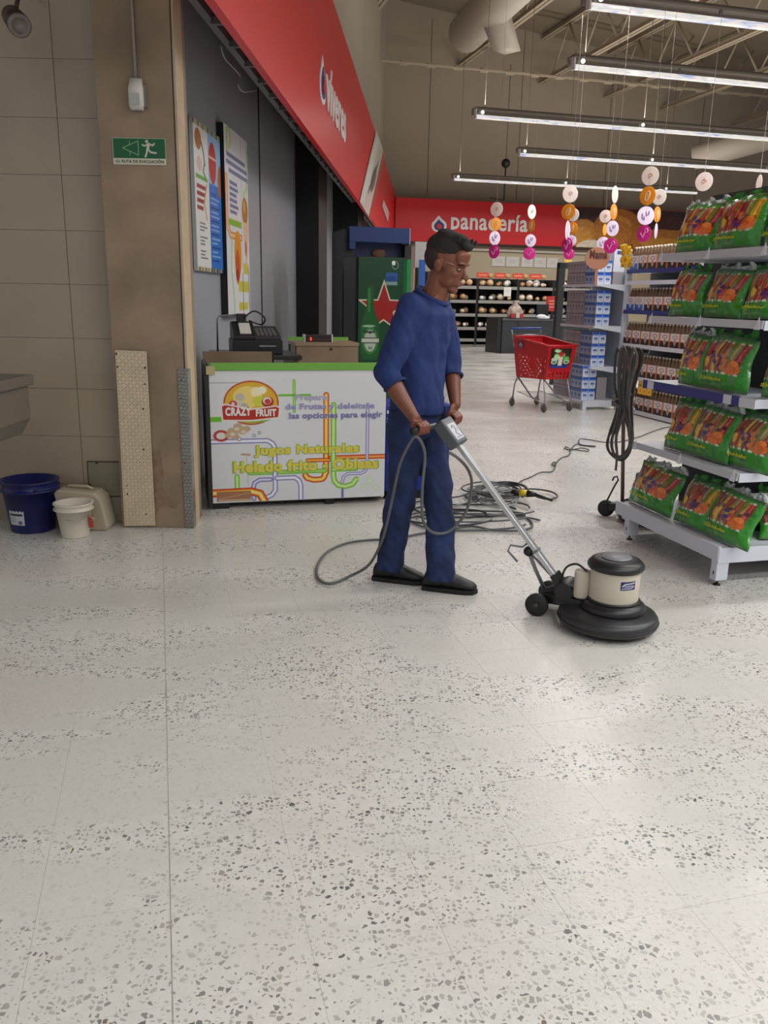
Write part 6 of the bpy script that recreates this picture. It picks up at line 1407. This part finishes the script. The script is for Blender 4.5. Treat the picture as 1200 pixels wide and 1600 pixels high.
# =================================================================== HANGING PAPER DISCS
DMt = {'white': M('disc_white', (253, 236, 228), .5), 'orange': M('disc_orange', (246, 156, 34), .5), 'lilac': M('disc_lilac', (234, 218, 238), .5), 'pink': M('disc_magenta', (224, 40, 150), .5), 'bright': M('disc_cream', (255, 250, 242), .5)}
MKc = {'white': M('mark_tan', (206, 160, 120), .5), 'orange': M('mark_cream', (244, 214, 170), .5), 'lilac': M('mark_purple', (120, 80, 150), .5), 'pink': M('mark_pink', (236, 150, 200), .5), 'bright': M('mark_tan', (206, 160, 120), .5)}
discm, markm = {}, {}
for k in DMt:
    discm[k] = MB().lathe((0, 0, 0), V(0, 1, 0), [(0, -.004), (.97, -.004), (1, -.002), (1, .002), (.97, .004), (0, .004)], 32).mesh('disc', DMt[k])
    mb = MB()
    for sy in (-.02, .02):
        if k in ('white', 'bright'): mb.tube([(.30*math.cos(a)*(1-a/9), sy*1, .30*math.sin(a)*(1-a/9)) for a in [i*.5 for i in range(14)]], .04, 5)
        elif k == 'orange': mb.tube([(.25*math.cos(a)+.12*math.sin(a), sy, .5*math.sin(a)) for a in [i*.45 for i in range(14)]], .05, 5, closed=True); mb.tube([(.0, sy, -.3), (.05, sy, .3)], .05, 5)
        elif k == 'lilac': mb.tube([(-.45, sy, .2), (-.4, sy, -.3), (-.15, sy, -.45), (-.2, sy, -.1)], .05, 5); mb.tube([(.0, sy, .45), (.05, sy, .0), (.3, sy, .1), (.35, sy, .5)], .05, 5)
        else: mb.tube([(.35+.22*math.cos(a), sy, .35+.22*math.sin(a)) for a in [i*.7 for i in range(9)]], .07, 5, closed=True); mb.tube([(.2, sy, .2), (-.1, sy, -.5), (-.45, sy, .1)], .07, 5)
    markm[k] = mb.mesh('printed_mark', MKc[k])
STR = [('first strand from the left, faint', 12, [(776, 327, 9, 10, 'white'), (775, 350, 8, 9, 'orange'), (773, 372, 8, 10, 'lilac'), (772, 393, 8, 10, 'pink')]),
       ('second strand from the left, over the bakery lettering end', 12, [(831, 331, 6, 10, 'bright'), (830, 353, 5, 9, 'orange'), (829, 376, 8, 9, 'lilac'), (827, 396, 9, 9, 'pink')]),
       ('third strand, at the right end of the red sign', 10, [(891, 303, 11, 12, 'white'), (888, 331, 10, 11, 'orange'), (887, 360, 3.5, 14, 'lilac'), (886, 383, 8, 11, 'pink')]),
       ('strand just behind the third one', 10.8, [(896, 336, 8, 9, 'bright'), (894, 357, 8, 9, 'orange'), (892, 376, 8, 8, 'lilac'), (889, 397, 9, 8, 'pink')]),
       ('edge-on strand before the bread picture', 10, [(961, 304, 4.5, 12, 'white'), (959, 331, 5, 11, 'orange'), (957, 357, 9, 11, 'lilac'), (954, 384, 10, 11, 'pink')]),
       ('small strand behind the edge-on one', 11.5, [(946, 338, 8.5, 9, 'white'), (945, 359, 3, 8, 'orange'), (942, 380, 9, 9, 'lilac')]),
       ('largest strand, left of the snack bags', 9, [(1016, 275, 12, 13, 'white'), (1012, 306, 11, 13, 'orange'), (1009, 337, 12, 13, 'lilac'), (1006, 365, 10, 12, 'pink')]),
       ('strand half hidden behind the largest', 10, [(1030, 308, 10, 11, 'bright'), (1027, 335, 5, 11, 'orange'), (1025, 361, 2.2, 11, 'lilac')]),
       ('single disc above the snack bags', 9, [(1100, 284, 12, 13, 'white')]), ('thin disc at the upper right above the snack bags', 9, [(1186, 287, 4, 12, 'white')])]
cordm = M('nylon_cord', (150, 142, 134), .5)
for nm, Yd, L in STR:
    top = D(L[0][0], L[0][1], Yd); t = thing('disc_mobile', 'hanging paper disc decoration, '+nm, 'decoration', top, 0, 'strands of coloured paper discs')
    for x, y, rx, ry, k in L:
        p = D(x, y, Yd); rr2 = ry*Yd/1290; ang = math.acos(min(1, rx/ry)); view = math.atan2(p.x, p.y)
        o = bpy.data.objects.new('disc', discm[k]); COL.objects.link(o); o.parent = t; o.location = p-top; o.scale = (rr2, .35, rr2); o.rotation_euler = (0, 0, -view+ang*(1 if x % 2 else -1))
        if rx > 4.5:
            mo = bpy.data.objects.new('printed_mark', markm[k]); COL.objects.link(mo); mo.parent = o; mo.scale = (1, .5, 1)
    bot = D(L[-1][0], L[-1][1], Yd); zc_ = zc(top.dot(gB))
    MB().tube([bot, top, V(top.x, top.y, zc_)], .0018, 4).build('cord', cordm, t)
